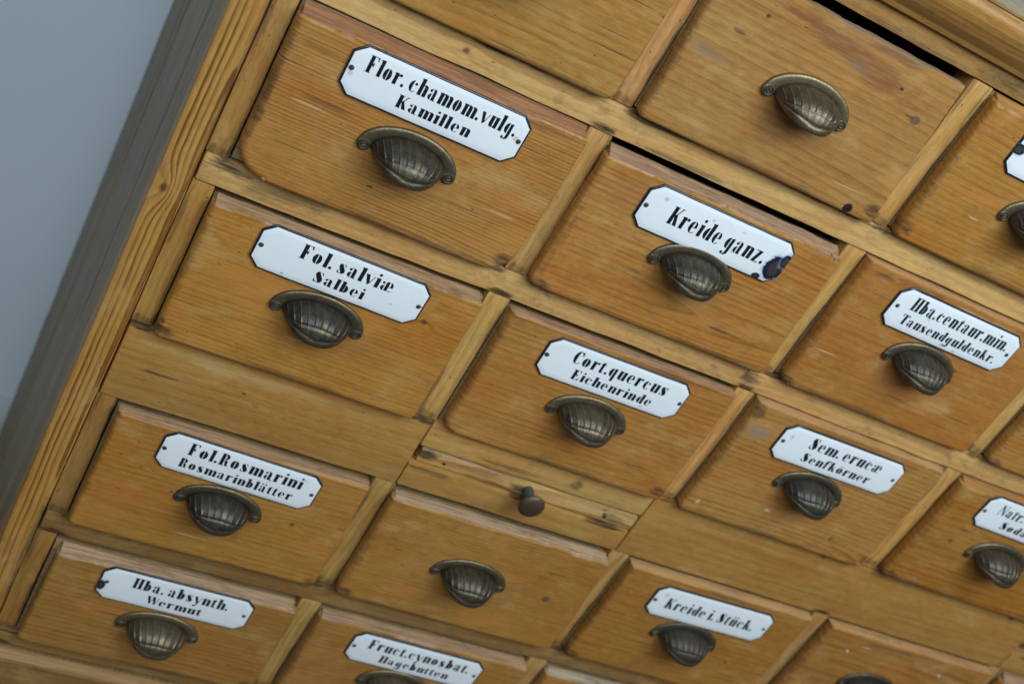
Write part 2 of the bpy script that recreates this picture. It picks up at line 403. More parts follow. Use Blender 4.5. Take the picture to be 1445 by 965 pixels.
# side of the carcass
m_side = wood('side_pine', 11, 'z', z0=0.05, d0=0.05, slope=0.02, ring=0.007, contrast=1.5, light=(0.31, 0.240, 0.180), dark=(0.12, 0.090, 0.066), grime=0.6)
sd = board('side_panel', XO + 0.001, XO + 0.019, 0.0305, 0.30, -0.98, 0.075, m_side, cab, 0.001, 0.0004, 4, CO)
sd2 = board('side_panel', XO + 0.0005, XO + 0.0185, 0.301, 0.497, -0.98, 0.075, m_side, cab, 0.0012, 0.0004, 8, CO)
board('side_panel', 1.321, 1.339, 0.0305, 0.497, -0.98, 0.075, m_side, cab, 0.001, 0.0004, 14, CO)
m_inner = wood('inner_pine', 13, light=(0.22, 0.145, 0.07), dark=(0.12, 0.075, 0.035), grime=0.6)
board('back_panel', XO + 0.02, 1.32, 0.482, 0.496, -0.98, 0.075, m_inner, cab, 0.001, 0, 3, CO)

rail_kw = dict(light=RAIL_L, dark=RAIL_D, ring=0.0050, contrast=0.5)
def rail(zlo, zhi, x0=XM, x1=1.3215, seed=0, spots=(), knots=(), yf=0.0, name='rail', axis='x', **kw):
    rg = random.Random(seed * 11); spots = list(spots)
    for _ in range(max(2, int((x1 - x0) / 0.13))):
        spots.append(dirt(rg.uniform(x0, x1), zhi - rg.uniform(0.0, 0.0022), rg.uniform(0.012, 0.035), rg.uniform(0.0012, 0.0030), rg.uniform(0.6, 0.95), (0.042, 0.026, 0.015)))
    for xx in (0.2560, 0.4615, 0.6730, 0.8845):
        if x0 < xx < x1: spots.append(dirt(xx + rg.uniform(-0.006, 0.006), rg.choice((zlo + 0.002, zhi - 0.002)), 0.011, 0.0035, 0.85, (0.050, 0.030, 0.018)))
    S, K = loc_feats(x0, x1, zlo, zhi, spots, knots, axis)
    k2 = dict(rail_kw); k2.update(kw)
    mt = wood(name + '_pine_%d' % seed, seed, axis, spots=S, knots=K, **k2)
    return cb(name, x0 + 0.0014 if x0 == XM else x0, x1, zlo, zhi, mt, yf=yf, bevel=0.0019, wob=0.0007, seed=seed)
rail(0.0521, 0.076, seed=21, z0=-0.03, d0=0.03, slope=0.01, grime=0.6, spots=[dirt(0.69, 0.058, 0.03, 0.008, 0.6), dirt(0.60, 0.054, 0.05, 0.003, 0.5, (0.13, 0.06, 0.05))], light=(0.42, 0.255, 0.105))
rail(-0.0834, -0.0625, seed=22, z0=0.05, d0=0.02, slope=0.015, ring=0.0075, knots=[(0.3578, -0.0726, 0.0024)], grime=0.55,
     spots=[dirt(0.49, -0.0650, 0.045, 0.0025, 0.75), dirt(0.375, -0.064, 0.06, 0.002, 0.6), dirt(0.52, -0.081, 0.05, 0.002, 0.5), dirt(0.63, -0.0635, 0.03, 0.002, 0.6)], light=(0.70, 0.465, 0.235))
rail(-0.2196, -0.1993, seed=23, z0=0.04, d0=0.03, slope=0.02, grime=0.9, ring=0.006,
     spots=[dirt(0.262, -0.2035, 0.02, 0.005, 0.7), dirt(0.30, -0.210, 0.03, 0.008, 0.45), dirt(0.438, -0.201, 0.03, 0.003, 0.75), dirt(0.55, -0.2005, 0.05, 0.002, 0.6), dirt(0.667, -0.2085, 0.012, 0.007, 0.7), dirt(0.49, -0.2005, 0.03, 0.0025, 0.6)])
thick_kw = dict(light=(0.455, 0.255, 0.090), dark=(0.285, 0.125, 0.036), ring=0.008, contrast=0.4)
rail(-0.4006, -0.3353, XM, 0.4685, seed=24, name='middle_rail', z0=0.05, d0=0.04, slope=0.05, grime=0.45, knots=[(0.3340, -0.3640, 0.0016)],
     spots=[dirt(0.30, -0.3375, 0.06, 0.003, 0.5, (0.30, 0.22, 0.15)), dirt(0.275, -0.3705, 0.016, 0.0015, 0.7), (0.33, -0.349, 0.07, 0.006, (0.50, 0.34, 0.15), 0.45, 1.2, 90.0), dirt(0.45, -0.337, 0.02, 0.003, 0.7)], **thick_kw)
rail(-0.3600, -0.3353, 0.4693, 0.6655, seed=25, name='middle_rail', z0=-0.02, d0=0.03, slope=0.02, grime=0.5,
     spots=[dirt(0.60, -0.349, 0.006, 0.006, 0.6), dirt(0.55, -0.354, 0.03, 0.002, 0.5)], light=(0.60, 0.37, 0.16), ring=0.005)
rail(-0.4006, -0.3782, 0.4693, 0.6655, seed=26, name='middle_rail', z0=0.03, d0=0.04, slope=0.02, grime=0.6, spots=[dirt(0.49, -0.381, 0.02, 0.003, 0.6)], **thick_kw)
rail(-0.4006, -0.3353, 0.6663, 1.0945, seed=27, name='middle_rail', z0=0.04, d0=0.03, slope=0.03, grime=0.35, knots=[(0.8390, -0.3413, 0.0022), (0.7964, -0.3280, 0.0012)],
     spots=[(1.0598, -0.3392, 0.0055, 0.0050, (0.07, 0.055, 0.05), 0.85, 0.2, 200.0), (0.78, -0.359, 0.10, 0.006, (0.26, 0.095, 0.02), 0.45, 1.3, 60.0)], **thick_kw)
rail(-0.3600, -0.3353, 1.1300, 1.3215, seed=28, name='middle_rail', **thick_kw)
rail(-0.4006, -0.3782, 1.0953, 1.3215, seed=29, name='middle_rail', **thick_kw)
rail(-0.3594, -0.3353, 1.0953, 1.1292, seed=51, name='middle_rail', **thick_kw)
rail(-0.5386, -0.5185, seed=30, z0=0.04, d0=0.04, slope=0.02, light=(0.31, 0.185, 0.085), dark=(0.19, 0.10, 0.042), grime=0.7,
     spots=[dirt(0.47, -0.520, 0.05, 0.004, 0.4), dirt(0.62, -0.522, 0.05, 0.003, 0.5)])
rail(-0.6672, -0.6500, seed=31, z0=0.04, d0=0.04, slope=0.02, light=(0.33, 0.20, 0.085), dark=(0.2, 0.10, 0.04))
# short uprights between the rails; the outer ones fill between the rails and the corner post
stiles = [(XM + 0.0004, XL[0])] + [(XR[k], XL[k + 1]) for k in range(4)] + [(XR[4], 1.3215)]
segs = [(0.0521, -0.0625), (-0.0834, -0.1993), (-0.2196, -0.3353), (-0.4006, -0.5185), (-0.5386, -0.650)]
n = 60
for ci, (xa, xb) in enumerate(stiles):
    for ri, (zt, zb) in enumerate(segs):
        n += 1
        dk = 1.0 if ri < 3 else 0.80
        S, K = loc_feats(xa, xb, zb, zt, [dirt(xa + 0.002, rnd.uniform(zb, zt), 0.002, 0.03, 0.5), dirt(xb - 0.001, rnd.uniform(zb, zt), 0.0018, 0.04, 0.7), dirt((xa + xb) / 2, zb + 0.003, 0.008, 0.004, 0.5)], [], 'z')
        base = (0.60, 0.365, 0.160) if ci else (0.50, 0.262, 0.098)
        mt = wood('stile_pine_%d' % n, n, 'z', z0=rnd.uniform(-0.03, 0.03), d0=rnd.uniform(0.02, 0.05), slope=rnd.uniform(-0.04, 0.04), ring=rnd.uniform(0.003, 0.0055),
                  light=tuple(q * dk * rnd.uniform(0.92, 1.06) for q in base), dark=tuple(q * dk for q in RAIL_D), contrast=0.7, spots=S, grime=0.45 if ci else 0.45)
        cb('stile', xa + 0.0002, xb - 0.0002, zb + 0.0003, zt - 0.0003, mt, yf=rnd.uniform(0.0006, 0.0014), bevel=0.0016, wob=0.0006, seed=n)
cb('corner_post', 1.3220, 1.3400, -0.98, 0.075, m_post, yf=-0.0012, yb=0.03, seed=12)
# shelves and partitions inside, behind the face frame
for (zt, zb) in [(0.0521 + 0.016, 0.0521 + 0.003), (-0.0645, -0.0815), (-0.201, -0.218), (-0.338, -0.352), (-0.385, -0.399), (-0.5205, -0.5365), (-0.652, -0.666)]:
    board('shelf', XO + 0.020, 1.3195, 0.0225, 0.481, zb, zt, m_inner, cab, 0.0006, 0, 0, CO)
for k in range(4):
    for (zt, zb) in segs:
        board('partition', XR[k] + 0.002, XL[k + 1] - 0.002, 0.0235, 0.480, zb + 0.0005, zt - 0.0005, m_inner, cab, 0.0006, 0, 0, CO)
for (zt, zb) in segs:
    board('partition', XM, XL[0] - 0.0015, 0.0305, 0.480, zb + 0.0005, zt - 0.0005, m_inner, cab, 0.0006, 0, 0, CO)
# cornice: ovolo moulding with rounded nosing, and the top board
m_corn = wood('cornice_pine', 41, z0=0.10, d0=0.02, slope=0.015, ring=0.0042, contrast=0.8, light=(0.49, 0.285, 0.115), dark=(0.33, 0.165, 0.055), grime=0.6, rough_off=-0.14)
prof = [(0.004, 0.0662), (-0.0030, 0.0662), (-0.0036, 0.0668), (-0.0040, 0.0690), (-0.0050, 0.0705), (-0.0085, 0.0725), (-0.0120, 0.0765), (-0.0145, 0.0810), (-0.0165, 0.0840), (-0.0172, 0.0862),
        (-0.0176, 0.0885), (-0.0180, 0.0910), (-0.0176, 0.0935), (-0.0162, 0.0955), (-0.0140, 0.0966), (-0.010, 0.0968), (0.004, 0.0968)]
prof = [(a - 0.0014, b_) for a, b_ in prof]
bm = bmesh.new(); NX = 140; xs = [0.206 + (1.357 - 0.206) * k / NX for k in range(NX + 1)]
grid = []
for X in xs:
    rowv = []
    for (a, b_) in prof:
        d = noise.noise(Vector((X * 18, a * 60, b_ * 60))) * 0.0005
        rowv.append(bm.verts.new((X, a + (d if a < 0 else 0), b_ + d * 0.6)))
    grid.append(rowv)
for i in range(NX):
    for k in range(len(prof) - 1): bm.faces.new((grid[i][k], grid[i][k + 1], grid[i + 1][k + 1], grid[i + 1][k]))
bm.faces.new(grid[0][::-1]); bm.faces.new(grid[-1])
bmesh.ops.recalc_face_normals(bm, faces=bm.faces)
for v in bm.verts: v.co -= Vector(CO)
mesh_obj('cornice', bm, m_corn, cab, sharp=50)
m_top = wood('top_board_pine', 42, z0=0.02, d0=0.03, slope=0.01, ring=0.005, contrast=0.9, light=(0.30, 0.215, 0.145), dark=(0.14, 0.095, 0.06), grime=0.9)
zt0 = 0.0972
for k, (ya, yb_) in enumerate([(-0.0135, 0.060), (0.0605, 0.210), (0.2105, 0.355), (0.3555, 0.505)]):
    board('top_board', 0.2045, 1.3590, ya, yb_, zt0 - 0.018 if ya > 0.05 else zt0, zt0 + 0.0035 + 0.0003 * k, m_top, cab, 0.0012, 0.0003, 70 + k, CO)

# ------------------------------------------------------------------ lettering
W0 = 0.36
def arc(cx, cy, rx, ry, a0, a1, n=10):
    return [(cx + rx * math.cos(math.radians(a0 + (a1 - a0) * k / n)), cy + ry * math.sin(math.radians(a0 + (a1 - a0) * k / n))) for k in range(n + 1)]
def rect(x0, y0, x1, y1): return [(x0, y0), (x1, y0), (x1, y1), (x0, y1)]
def cre(cx, cy, rx, ry, side='l', t=None, a=84):
    t = W0 * 1.05 if t is None else t
    if side == 'l': return arc(cx, cy, rx, ry, 90 + (90 - a), 270 - (90 - a)) + arc(cx, cy, max(rx - t, 0.02), ry - 0.06, 270 - (90 - a), 90 + (90 - a))
    return arc(cx, cy, rx, ry, -a, a) + arc(cx, cy, max(rx - t, 0.02), ry - 0.06, a, -a)
def stem(x, y0, y1, w=W0): return [(x, y0), (x + w, y0), (x + w, y1), (x - 0.02, y1 - 0.02), (x - 0.11, y1 - 0.10), (x, y1 - 0.12)]
def cstem(x, y0=0, y1=1.45, w=W0): return [rect(x, y0, x + w, y1), rect(x - 0.10, y0, x + w + 0.10, y0 + 0.045), rect(x - 0.10, y1 - 0.045, x + w + 0.10, y1)]
def ball(x, y, r=0.14): return arc(x, y, r, r, 0, 330, 11)
def shoulder(x, w=W0, y1=1.0): return [(x - 0.17, y1 - 0.13), (x - 0.06, y1 - 0.03), (x + 0.08, y1), (x + w * 0.8, y1 - 0.06), (x + w, y1 - 0.22), (x + w, 0), (x, 0), (x, y1 - 0.22), (x - 0.04, y1 - 0.12)]
def foot(x, w=W0): return [(x, 1), (x + w, 1), (x + w, 0.12), (x + w + 0.10, 0.10), (x + w + 0.02, 0.0), (x + 0.06, 0.0), (x, 0.0)]
def foot_u(x, w=W0): return [(x, 1), (x + w, 1), (x + w, 0.2), (x + w + 0.04, 0.1), (x + w + 0.15, 0.13), (x + w + 0.04, 0.02), (x + 0.12, 0.0), (x, 0.2)]
w = W0; A = 1.45; CAP = 1.45
GL = {
 'l': ([stem(.1, 0, A)], .50), 'i': ([stem(.1, 0, 1), ball(.25, 1.32)], .50), '.': ([ball(.16, .15, .15)], .33), ' ': ([], .25),
 'n': ([stem(.1, 0, 1), shoulder(.58)], .98), 'm': ([stem(.1, 0, 1), shoulder(.58), shoulder(1.06)], 1.46),
 'h': ([stem(.1, 0, A), shoulder(.58)], .98), 'u': ([foot_u(.1), stem(.58, 0, 1)], .98),
 'r': ([stem(.1, 0, 1), [(.42, .70), (.50, .90), (.62, 1.0), (.78, .98), (.80, .80), (.66, .72), (.56, .80)]], .84),
 'o': ([cre(.44, .5, .38, .5, 'l'), cre(.48, .5, .38, .5, 'r')], .95),
 'c': ([cre(.46, .5, .40, .5, 'l', .32), ball(.66, .74, .13), [(.48, 0), (.62, .02), (.78, .17), (.74, .2), (.6, .1), (.48, .05)]], .86),
 'e': ([cre(.44, .5, .38, .5, 'l', .32), [(.47, 1.0), (.64, .96), (.80, .76), (.82, .52), (.56, .52), (.56, .80)], [(.46, 0), (.62, .02), (.80, .17), (.76, .2), (.6, .1), (.46, .05)], rect(.40, .47, .80, .51)], .92),
 'a': ([[(.46, 0), (.76, 0), (.90, .0), (.90, .06), (.78, .10), (.78, .72), (.70, .95), (.50, 1.0), (.48, .9), (.48, .1)], cre(.40, .28, .32, .28, 'l', .28), ball(.22, .78, .13), [(.2, .9), (.35, 1.0), (.5, 1.0), (.5, .96), (.36, .95), (.24, .85)]], .98),
 'd': ([stem(.54, 0, A), cre(.46, .5, .38, .5, 'l')], .96), 'b': ([stem(.1, 0, A), cre(.48, .5, .38, .5, 'r')], .94),
 'q': ([[(.54, -.45), (.84, -.45), (.84, 1.0), (.54, 1.0)], cre(.46, .5, .38, .5, 'l')], .96),
 'g': ([[(.54, -.20), (.84, -.10), (.84, 1.0), (.54, .94)], cre(.46, .52, .38, .48, 'l'), [(.84, -.10), (.80, -.34), (.60, -.48), (.36, -.48), (.36, -.42), (.50, -.36), (.54, -.2)], ball(.26, -.34, .13)], .96),
 'k': ([stem(.1, 0, A), [(.42, .52), (.66, 1.0), (.74, 1.0), (.52, .56)], [(.44, .62), (.62, .74), (.98, 0), (.62, 0)]], 1.0),
 's': ([[(.10, .72), (.16, .94), (.36, 1.0), (.46, .82), (.74, .42), (.78, .22), (.66, .04), (.46, 0), (.40, .16), (.18, .52)], [(.50, 1.0), (.66, .97), (.70, .70), (.66, .70), (.58, .90), (.48, .95)], [(.12, .32), (.16, .32), (.26, .08), (.42, .05), (.40, 0), (.12, .03)]], .86),
 't': ([[(.12, .16), (.20, 0), (.44, 0), (.58, .12), (.54, .16), (.42, .12), (.42, 1.28), (.12, 1.06)], rect(0, .93, .60, 1.0)], .62),
 'f': ([[(.12, 0), (.42, 0), (.42, 1.26), (.52, 1.45), (.34, 1.45), (.12, 1.24)], ball(.62, 1.30, .13), rect(0, .93, .60, 1.0)], .68),
 'v': ([[(.0, 1), (.34, 1), (.60, .22), (.48, 0), (.40, 0)], [(.54, .14), (.80, .95), (.88, .95), (.60, .12)]], .88),
 'y': ([[(.0, 1), (.34, 1), (.60, .22), (.48, 0), (.40, 0)], [(.80, .98), (.88, .98), (.50, -.30), (.40, -.42), (.42, -.22)], ball(.28, -.32, .14)], .88),
 'z': ([[(.08, 0), (.44, 0), (.80, 1), (.44, 1)], rect(.10, .92, .5, 1.0), rect(.4, 0, .82, .08)], .90),
 'æ': ([cre(.40, .28, .32, .28, 'l', .28), ball(.22, .78, .13), [(.46, .04), (.76, .04), (.76, .96), (.58, 1.0), (.46, .9)], [(.82, 1.0), (1.0, .96), (1.14, .76), (1.16, .52), (.90, .52), (.90, .82)], rect(.76, .47, 1.14, .51), [(.80, .06), (.98, .0), (1.16, .17), (1.12, .2), (.98, .1)]], 1.26),
 'F': (cstem(.14) + [rect(.40, 1.40, .92, 1.45), [(.92, 1.45), (.74, 1.41), (.88, 1.08), (.92, 1.08)], [(.46, .74), (.62, .94), (.66, .94), (.66, .54), (.62, .54)]], 1.02),
 'E': (cstem(.14) + [[(.92, 1.45), (.74, 1.41), (.88, 1.08), (.92, 1.08)], rect(.40, 1.40, .92, 1.45), [(.46, .74), (.62, .94), (.66, .94), (.66, .54), (.62, .54)], rect(.4, 0, .94, .05), [(.96, 0), (.72, .04), (.90, .40), (.96, .40)]], 1.06),
 'K': (cstem(.14) + [[(.46, .62), (.88, 1.45), (.98, 1.45), (.60, .70)], [(.48, .78), (.68, .96), (1.10, 0), (.72, 0)], rect(.78, 1.40, 1.1, 1.45)], 1.16),
 'H': (cstem(.14) + cstem(.70) + [rect(.44, .70, .68, .74)], 1.14),
 'C': ([cre(.54, .725, .46, .725, 'l', .36), [(.86, 1.40), (.90, 1.40), (.90, .98), (.86, .98), (.74, 1.24), (.54, 1.41), (.56, 1.45), (.74, 1.40)], [(.54, 0), (.76, .04), (.94, .26), (.9, .3), (.72, .10), (.54, .05)]], 1.0),
 'S': ([[(.10, 1.08), (.20, 1.36), (.44, 1.45), (.54, 1.20), (.86, .66), (.92, .36), (.80, .10), (.56, 0), (.48, .26), (.20, .78)], [(.60, 1.43), (.80, 1.38), (.86, 1.0), (.82, 1.0), (.72, 1.28), (.58, 1.38)], [(.10, .46), (.14, .46), (.28, .14), (.48, .07), (.46, 0), (.10, .04)]], 1.0),
 'R': (cstem(.14) + [[(.50, 1.45), (.74, 1.40), (.90, 1.20), (.90, .98), (.78, .80), (.58, .76), (.62, 1.08)], [(.56, .68), (.76, .74), (.88, .56), (.92, .12), (1.06, .04), (.92, 0), (.68, .04)]], 1.10),
 'T': (cstem(.34)[:2] + [rect(0, 1.40, .98, 1.45), [(0, 1.45), (.20, 1.41), (.05, 1.04), (0, 1.04)], [(.98, 1.45), (.78, 1.41), (.93, 1.04), (.98, 1.04)]], 1.0),
 'W': ([[(.0, 1.45), (.34, 1.45), (.56, .30), (.46, 0), (.38, 0)], [(.50, .2), (.68, 1.1), (.74, 1.1), (.56, .2)], [(.58, 1.45), (.92, 1.45), (1.12, .30), (1.02, 0), (.94, 0)], [(1.06, .2), (1.30, 1.42), (1.38, 1.42), (1.12, .2)]], 1.36),
 'N': ([[(.04, 1.45), (.34, 1.45), (.94, .2), (.94, 0), (.80, 0)], rect(.12, 0, .20, 1.1), rect(.88, .2, .96, 1.45), rect(0, 0, .32, .05), rect(.76, 1.4, 1.08, 1.45)], 1.08),
}
def dots(g, x1, x2): p, a = GL[g]; return (p + [ball(x1, 1.30, .12), ball(x2, 1.30, .12)], a)
GL['ä'] = dots('a', .28, .68); GL['ü'] = dots('u', .28, .70); GL['ö'] = (GL['o'][0] + [rect(.24, 1.20, .72, 1.28)], GL['o'][1])

def text_polys(s, xa, xb, base, cap, slant=0.0):
    """glyph outlines of s stretched to run from xa to xb on the base line (mm)"""
    x = 0.0; out = []
    for ch in s:
        polys, adv = GL[ch]
        for p in polys: out.append([(x + q[0], q[1]) for q in p])
        x += adv + 0.07
    k = (xb - xa) / (x - 0.12); ky = cap / 1.45
    return [[(xa + q[0] * k + slant * q[1] * ky, base + q[1] * ky) for q in p] for p in out]

PW, PH, CX, CY = 60.0, 17.42, 7.29, 6.62       # half width, half height, chamfers (mm)
def octo(i):   # inset octagon
    a, b_, c, d = PW - i, PH - i, CX - i * 0.42, CY - i * 0.42
    return [(-a + c, b_), (-a, b_ - d), (-a, -b_ + d), (-a + c, -b_), (a - c, -b_), (a, -b_ + d), (a, b_ - d), (a - c, b_)]
def plate(parent, x, z, rot, lines, seed, spots=(), nails=((-56, .2), (55.8, .2)), yface=-0.009):
    bm = bmesh.new()
    el = bm.verts.layers.float.new('edge')
    prof = [(0.0, 0.0, 1.0), (0.0, 0.75, 1.0), (0.35, 1.15, 1.0), (1.0, 1.30, 0.95), (1.35, 1.34, 0.35), (2.2, 1.55, 0.0), (3.4, 1.80, 0.0), (5.0, 1.95, 0.0)]
    rings = []
    for (ins, h, e) in prof:
        r = []
        pts = octo(ins)
        for k in range(8):          # long edges get extra points so that the rim can be uneven
            a_, b_ = Vector(pts[k]), Vector(pts[(k + 1) % 8]); nseg = 14 if k in (3, 7) else 3
            for j in range(nseg):
                q = a_.lerp(b_, j / nseg)
                wv = noise.noise(Vector((q.x * 0.12, q.y * 0.12, seed * 3.3))) * 0.22
                v = bm.verts.new(((q.x + wv * 0.3) / 1000, -(h + wv * 0.25) / 1000 if h else 0.0, (q.y + wv) / 1000)); v[el] = e; r.append(v)
        rings.append(r)
    n = len(rings[0])
    for a_, b_ in zip(rings, rings[1:]):
        for k in range(n): bm.faces.new((a_[k], a_[(k + 1) % n], b_[(k + 1) % n], b_[k]))
    bm.faces.new(rings[-1])
    bmesh.ops.recalc_face_normals(bm, faces=bm.faces)
    tilt = 0.0
    o = mesh_obj('name_plate', bm, enamel('enamel_%s' % seed, seed, spots), parent, (x, yface - 0.0002, z), sharp=60)
    o.rotation_euler = (0, -rot, 0)
    bm = bmesh.new()
    for (s, xa, xb, base, cap, sl) in lines:
        for p in text_polys(s, xa, xb, base, cap, sl):
            tri = geometry.tessellate_polygon([[Vector((q[0], q[1], 0)) for q in p]])
            def hh(q):
                d = min(PW - abs(q[0]), PH - abs(q[1]))
                return 1.95 + 0.06 if d > 5 else (1.80 + 0.15 * (d - 3.4) / 1.6 + 0.07 if d > 3.4 else 1.55 + 0.25 * (d - 2.2) / 1.2 + 0.08)
            top = [bm.verts.new((q[0] / 1000, -hh(q) / 1000, q[1] / 1000)) for q in p]
            bot = [bm.verts.new((q[0] / 1000, -(hh(q) - 0.12) / 1000, q[1] / 1000)) for q in p]
            for t in tri:
                try: bm.faces.new([top[i_] for i_ in t])
                except ValueError: pass
            for k in range(len(p)):
                try: bm.faces.new((top[k], top[(k + 1) % len(p)], bot[(k + 1) % len(p)], bot[k]))
                except ValueError: pass
    bmesh.ops.recalc_face_normals(bm, faces=bm.faces)
    mesh_obj('lettering', bm, M_INK, o, smooth=False)
    for (nx, nz) in nails:
        nl = bpy.data.objects.new('nail', NAIL); nl.location = (nx / 1000, -0.00150, nz / 1000); nl.rotation_euler = (0, rnd.uniform(0, 3), 0)
        link(nl, o)
    return o

def lathe_y(prof, seg=24):
    """prof: (radius, y) revolved about the y axis"""
    bm = bmesh.new(); rings = []
    for (r, y) in prof:
        if r < 1e-7: rings.append([bm.verts.new((0, y, 0))]); continue
        rings.append([bm.verts.new((r * math.cos(2 * PI * k / seg), y, r * math.sin(2 * PI * k / seg))) for k in range(seg)])
    for a, b_ in zip(rings, rings[1:]):
        if len(a) == 1 and len(b_) == 1: continue
        for k in range(seg):
            k2 = (k + 1) % seg
            if len(a) == 1: bm.faces.new((a[0], b_[k], b_[k2]))
            elif len(b_) == 1: bm.faces.new((a[k], b_[0], a[k2]))
            else: bm.faces.new((a[k], b_[k], b_[k2], a[k2]))
    bmesh.ops.recalc_face_normals(bm, faces=bm.faces)
    return bm
def to_mesh(name, bm, mat, sharp=35):
    me = bpy.data.meshes.new(name); bm.to_mesh(me); bm.free(); me.materials.append(mat)
    me.polygons.foreach_set('use_smooth', [True] * len(me.polygons)); me.set_sharp_from_angle(angle=math.radians(sharp)); return me
NAIL = to_mesh('nail', lathe_y([(0, -0.0012), (0.0010, -0.0011), (0.0016, -0.0006), (0.00185, 0.0002), (0.00185, 0.0010)], 14), M_NAIL)
# slotted screw: rosette ring and a groove across the head
bm = lathe_y([(0, -0.0006), (0.0011, -0.0006), (0.00165, -0.0004), (0.0019, 0.0001), (0.0022, 0.0002), (0.0024, -0.0003), (0.0029, -0.0005), (0.0033, 0.0), (0.0035, 0.0007)], 24)
for v in bm.verts:
    if abs(v.co.x) < 0.0004 and abs(v.co.z) < 0.0016: v.co.y += 0.0005
SCREW = to_mesh('screw', bm, M_SCREW)

# ------------------------------------------------------------------ cup pull
def cup_mesh(seed=0, dull=False):
    bm = bmesh.new(); rl = bm.verts.layers.float.new('rubbed')
    NU, NF, NS = 168, 9, 34
    rows = []
    for iu in range(NU + 1):
        th = PI * iu / NU; c, s = math.cos(th), math.sin(th); row = []
        fl = [(0.0, 0.0, 0.55), (0.0, 1.0, 0.75), (0.05, 1.7, 0.9), (0.16, 2.15, 1.0), (0.35, 2.35, 0.95), (0.6, 2.3, 0.8), (0.82, 2.15, 0.7), (0.94, 1.9, 0.45), (1.0, 1.75, 0.15)]
        for (f, h, rb) in fl:
            rx = 33.0 + (24.6 - 33.0) * f; rz = 19.0 + (13.3 - 19.0) * f
            v = bm.verts.new((rx * c, -h, rz * s - 0.4 * (1 - s))); v[rl] = rb; row.append(v)
        xi, zi = 24.6 * c, 13.3 * s - 0.4 * (1 - s)
        xl = 24.6 * c * (1 - 0.56 * s)
        Y = 1.75 + 22.5 * max(0.0, 1 - abs(xl / 24.6) ** 2.5) ** 0.95
        zl = -6.8 * max(0.0, 1 - abs(xl / 24.6) ** 2.0) ** 0.6 - 0.4 * (1 - s)
        NFL = 13.0
        for k in range(1, NS + 1):
            t = PI / 2 * k / NS; q = k / NS
            x_ = xi + (xl - xi) * (0.55 * q + 0.45 * q ** 2.0)
            y_ = 1.75 + (Y - 1.75) * math.sin(t) ** 0.80
            z_ = zi * math.cos(t) ** 0.7 + zl * (1 - math.cos(t))
            ph = (th / PI) * NFL + 0.5
            d = abs(ph - round(ph))                  # 0 at ridge line
            env = min(1.0, s * 3.0) * min(1.0, q * 9)
            ring = 0.66 + 0.0 * s
            lip = 0.86 - 0.06 * math.cos(2 * th) * s
            ridge = math.exp(-(d / 0.055) ** 2) * 0.45 - 0.55 * (1 - (2 * (0.5 - d)) ** 2) * 0 
            scoop = -0.12 * (math.sin(PI * min(d * 2, 1) * 0.5) ** 1.0)
            rb = 0.12
            if q < ring:
                dd = (ridge + scoop) * env
                rb += 0.75 * math.exp(-(d / 0.07) ** 2) * env
            elif q < lip:
                dd = (ridge * 0.4 + scoop * 0.8) * env * min(1, (lip - q) / 0.06)
                rb += 0.2
            else:
                dd = 0.35 * min(1.0, (q - lip) / 0.05) * min(1, s * 3); rb += 0.35
            dd -= 0.60 * math.exp(-((q - ring) / 0.022) ** 2) * env
            dd -= 0.60 * math.exp(-((q - lip) / 0.022) ** 2) * env
            nx, ny, nz = c * 0.5, -math.sin(t), s * math.cos(t)
            L = math.sqrt(nx * nx + ny * ny + nz * nz) or 1
            v = bm.verts.new((x_ + dd * nx / L, -y_ + dd * ny / L, z_ + dd * nz / L)); v[rl] = rb; row.append(v)
        # rolled lip turning under
        a, b_ = row[-1].co, row[-2].co
        for (ox, oy, oz) in ((0, 0.35, -0.75), (0, 1.15, -0.85), (0, 1.6, -0.2), (0, 1.7, 1.6)):
            e = min(1.0, s * 2.5)
            v = bm.verts.new((a.x * (1 - 0.02 * e), a.y + oy * e, a.z + oz * e)); v[rl] = 0.45; row.append(v)
        rows.append(row)
    m_ = len(rows[0])
    for i in range(NU):
        for k in range(m_ - 1): bm.faces.new((rows[i][k], rows[i + 1][k], rows[i + 1][k + 1], rows[i][k + 1]))
    # inner surface of the shell
    inner = []
    for i in range(0, NU + 1, 6):
        r = []
        for k in range(len(fl) + 1, len(fl) + NS, 4):
            co = rows[i][k].co; r.append(bm.verts.new((co.x * 0.95, co.y + 1.5 if co.y < -2.5 else co.y, co.z - 1.3 * (co.z > 0))))
        inner.append(r)
    for i in range(len(inner) - 1):
        for k in range(len(inner[0]) - 1): bm.faces.new((inner[i][k], inner[i][k + 1], inner[i + 1][k + 1], inner[i + 1][k]))
    # end lugs that take the screws
    for sx in (-1, 1):
        seg = 22; pr_ = [(4.5, 0.0), (4.5, 1.2), (4.2, 1.9), (3.6, 2.3), (0.0, 2.4)]
        rr = []
        for (r_, h_) in pr_:
            if r_ == 0: q_ = [bm.verts.new((sx * 28.9, -h_, -0.9))]
            else: q_ = [bm.verts.new((sx * 28.9 + r_ * 1.0 * math.cos(2 * PI * k / seg), -h_, -0.9 + r_ * math.sin(2 * PI * k / seg))) for k in range(seg)]
            for v in q_: v[rl] = 0.75
            rr.append(q_)
        for a_, b_ in zip(rr, rr[1:]):
            for k in range(seg):
                k2 = (k + 1) % seg
                if len(b_) == 1: bm.faces.new((a_[k], a_[k2], b_[0]))
                else: bm.faces.new((a_[k], a_[k2], b_[k2], b_[k]))
    for v in bm.verts: v.co *= 0.001
    bmesh.ops.recalc_face_normals(bm, faces=bm.faces)
    return to_mesh('cup_pull', bm, M_BRASS_D if dull else M_BRASS, 70)
CUP, CUPD = cup_mesh(), cup_mesh(dull=True)
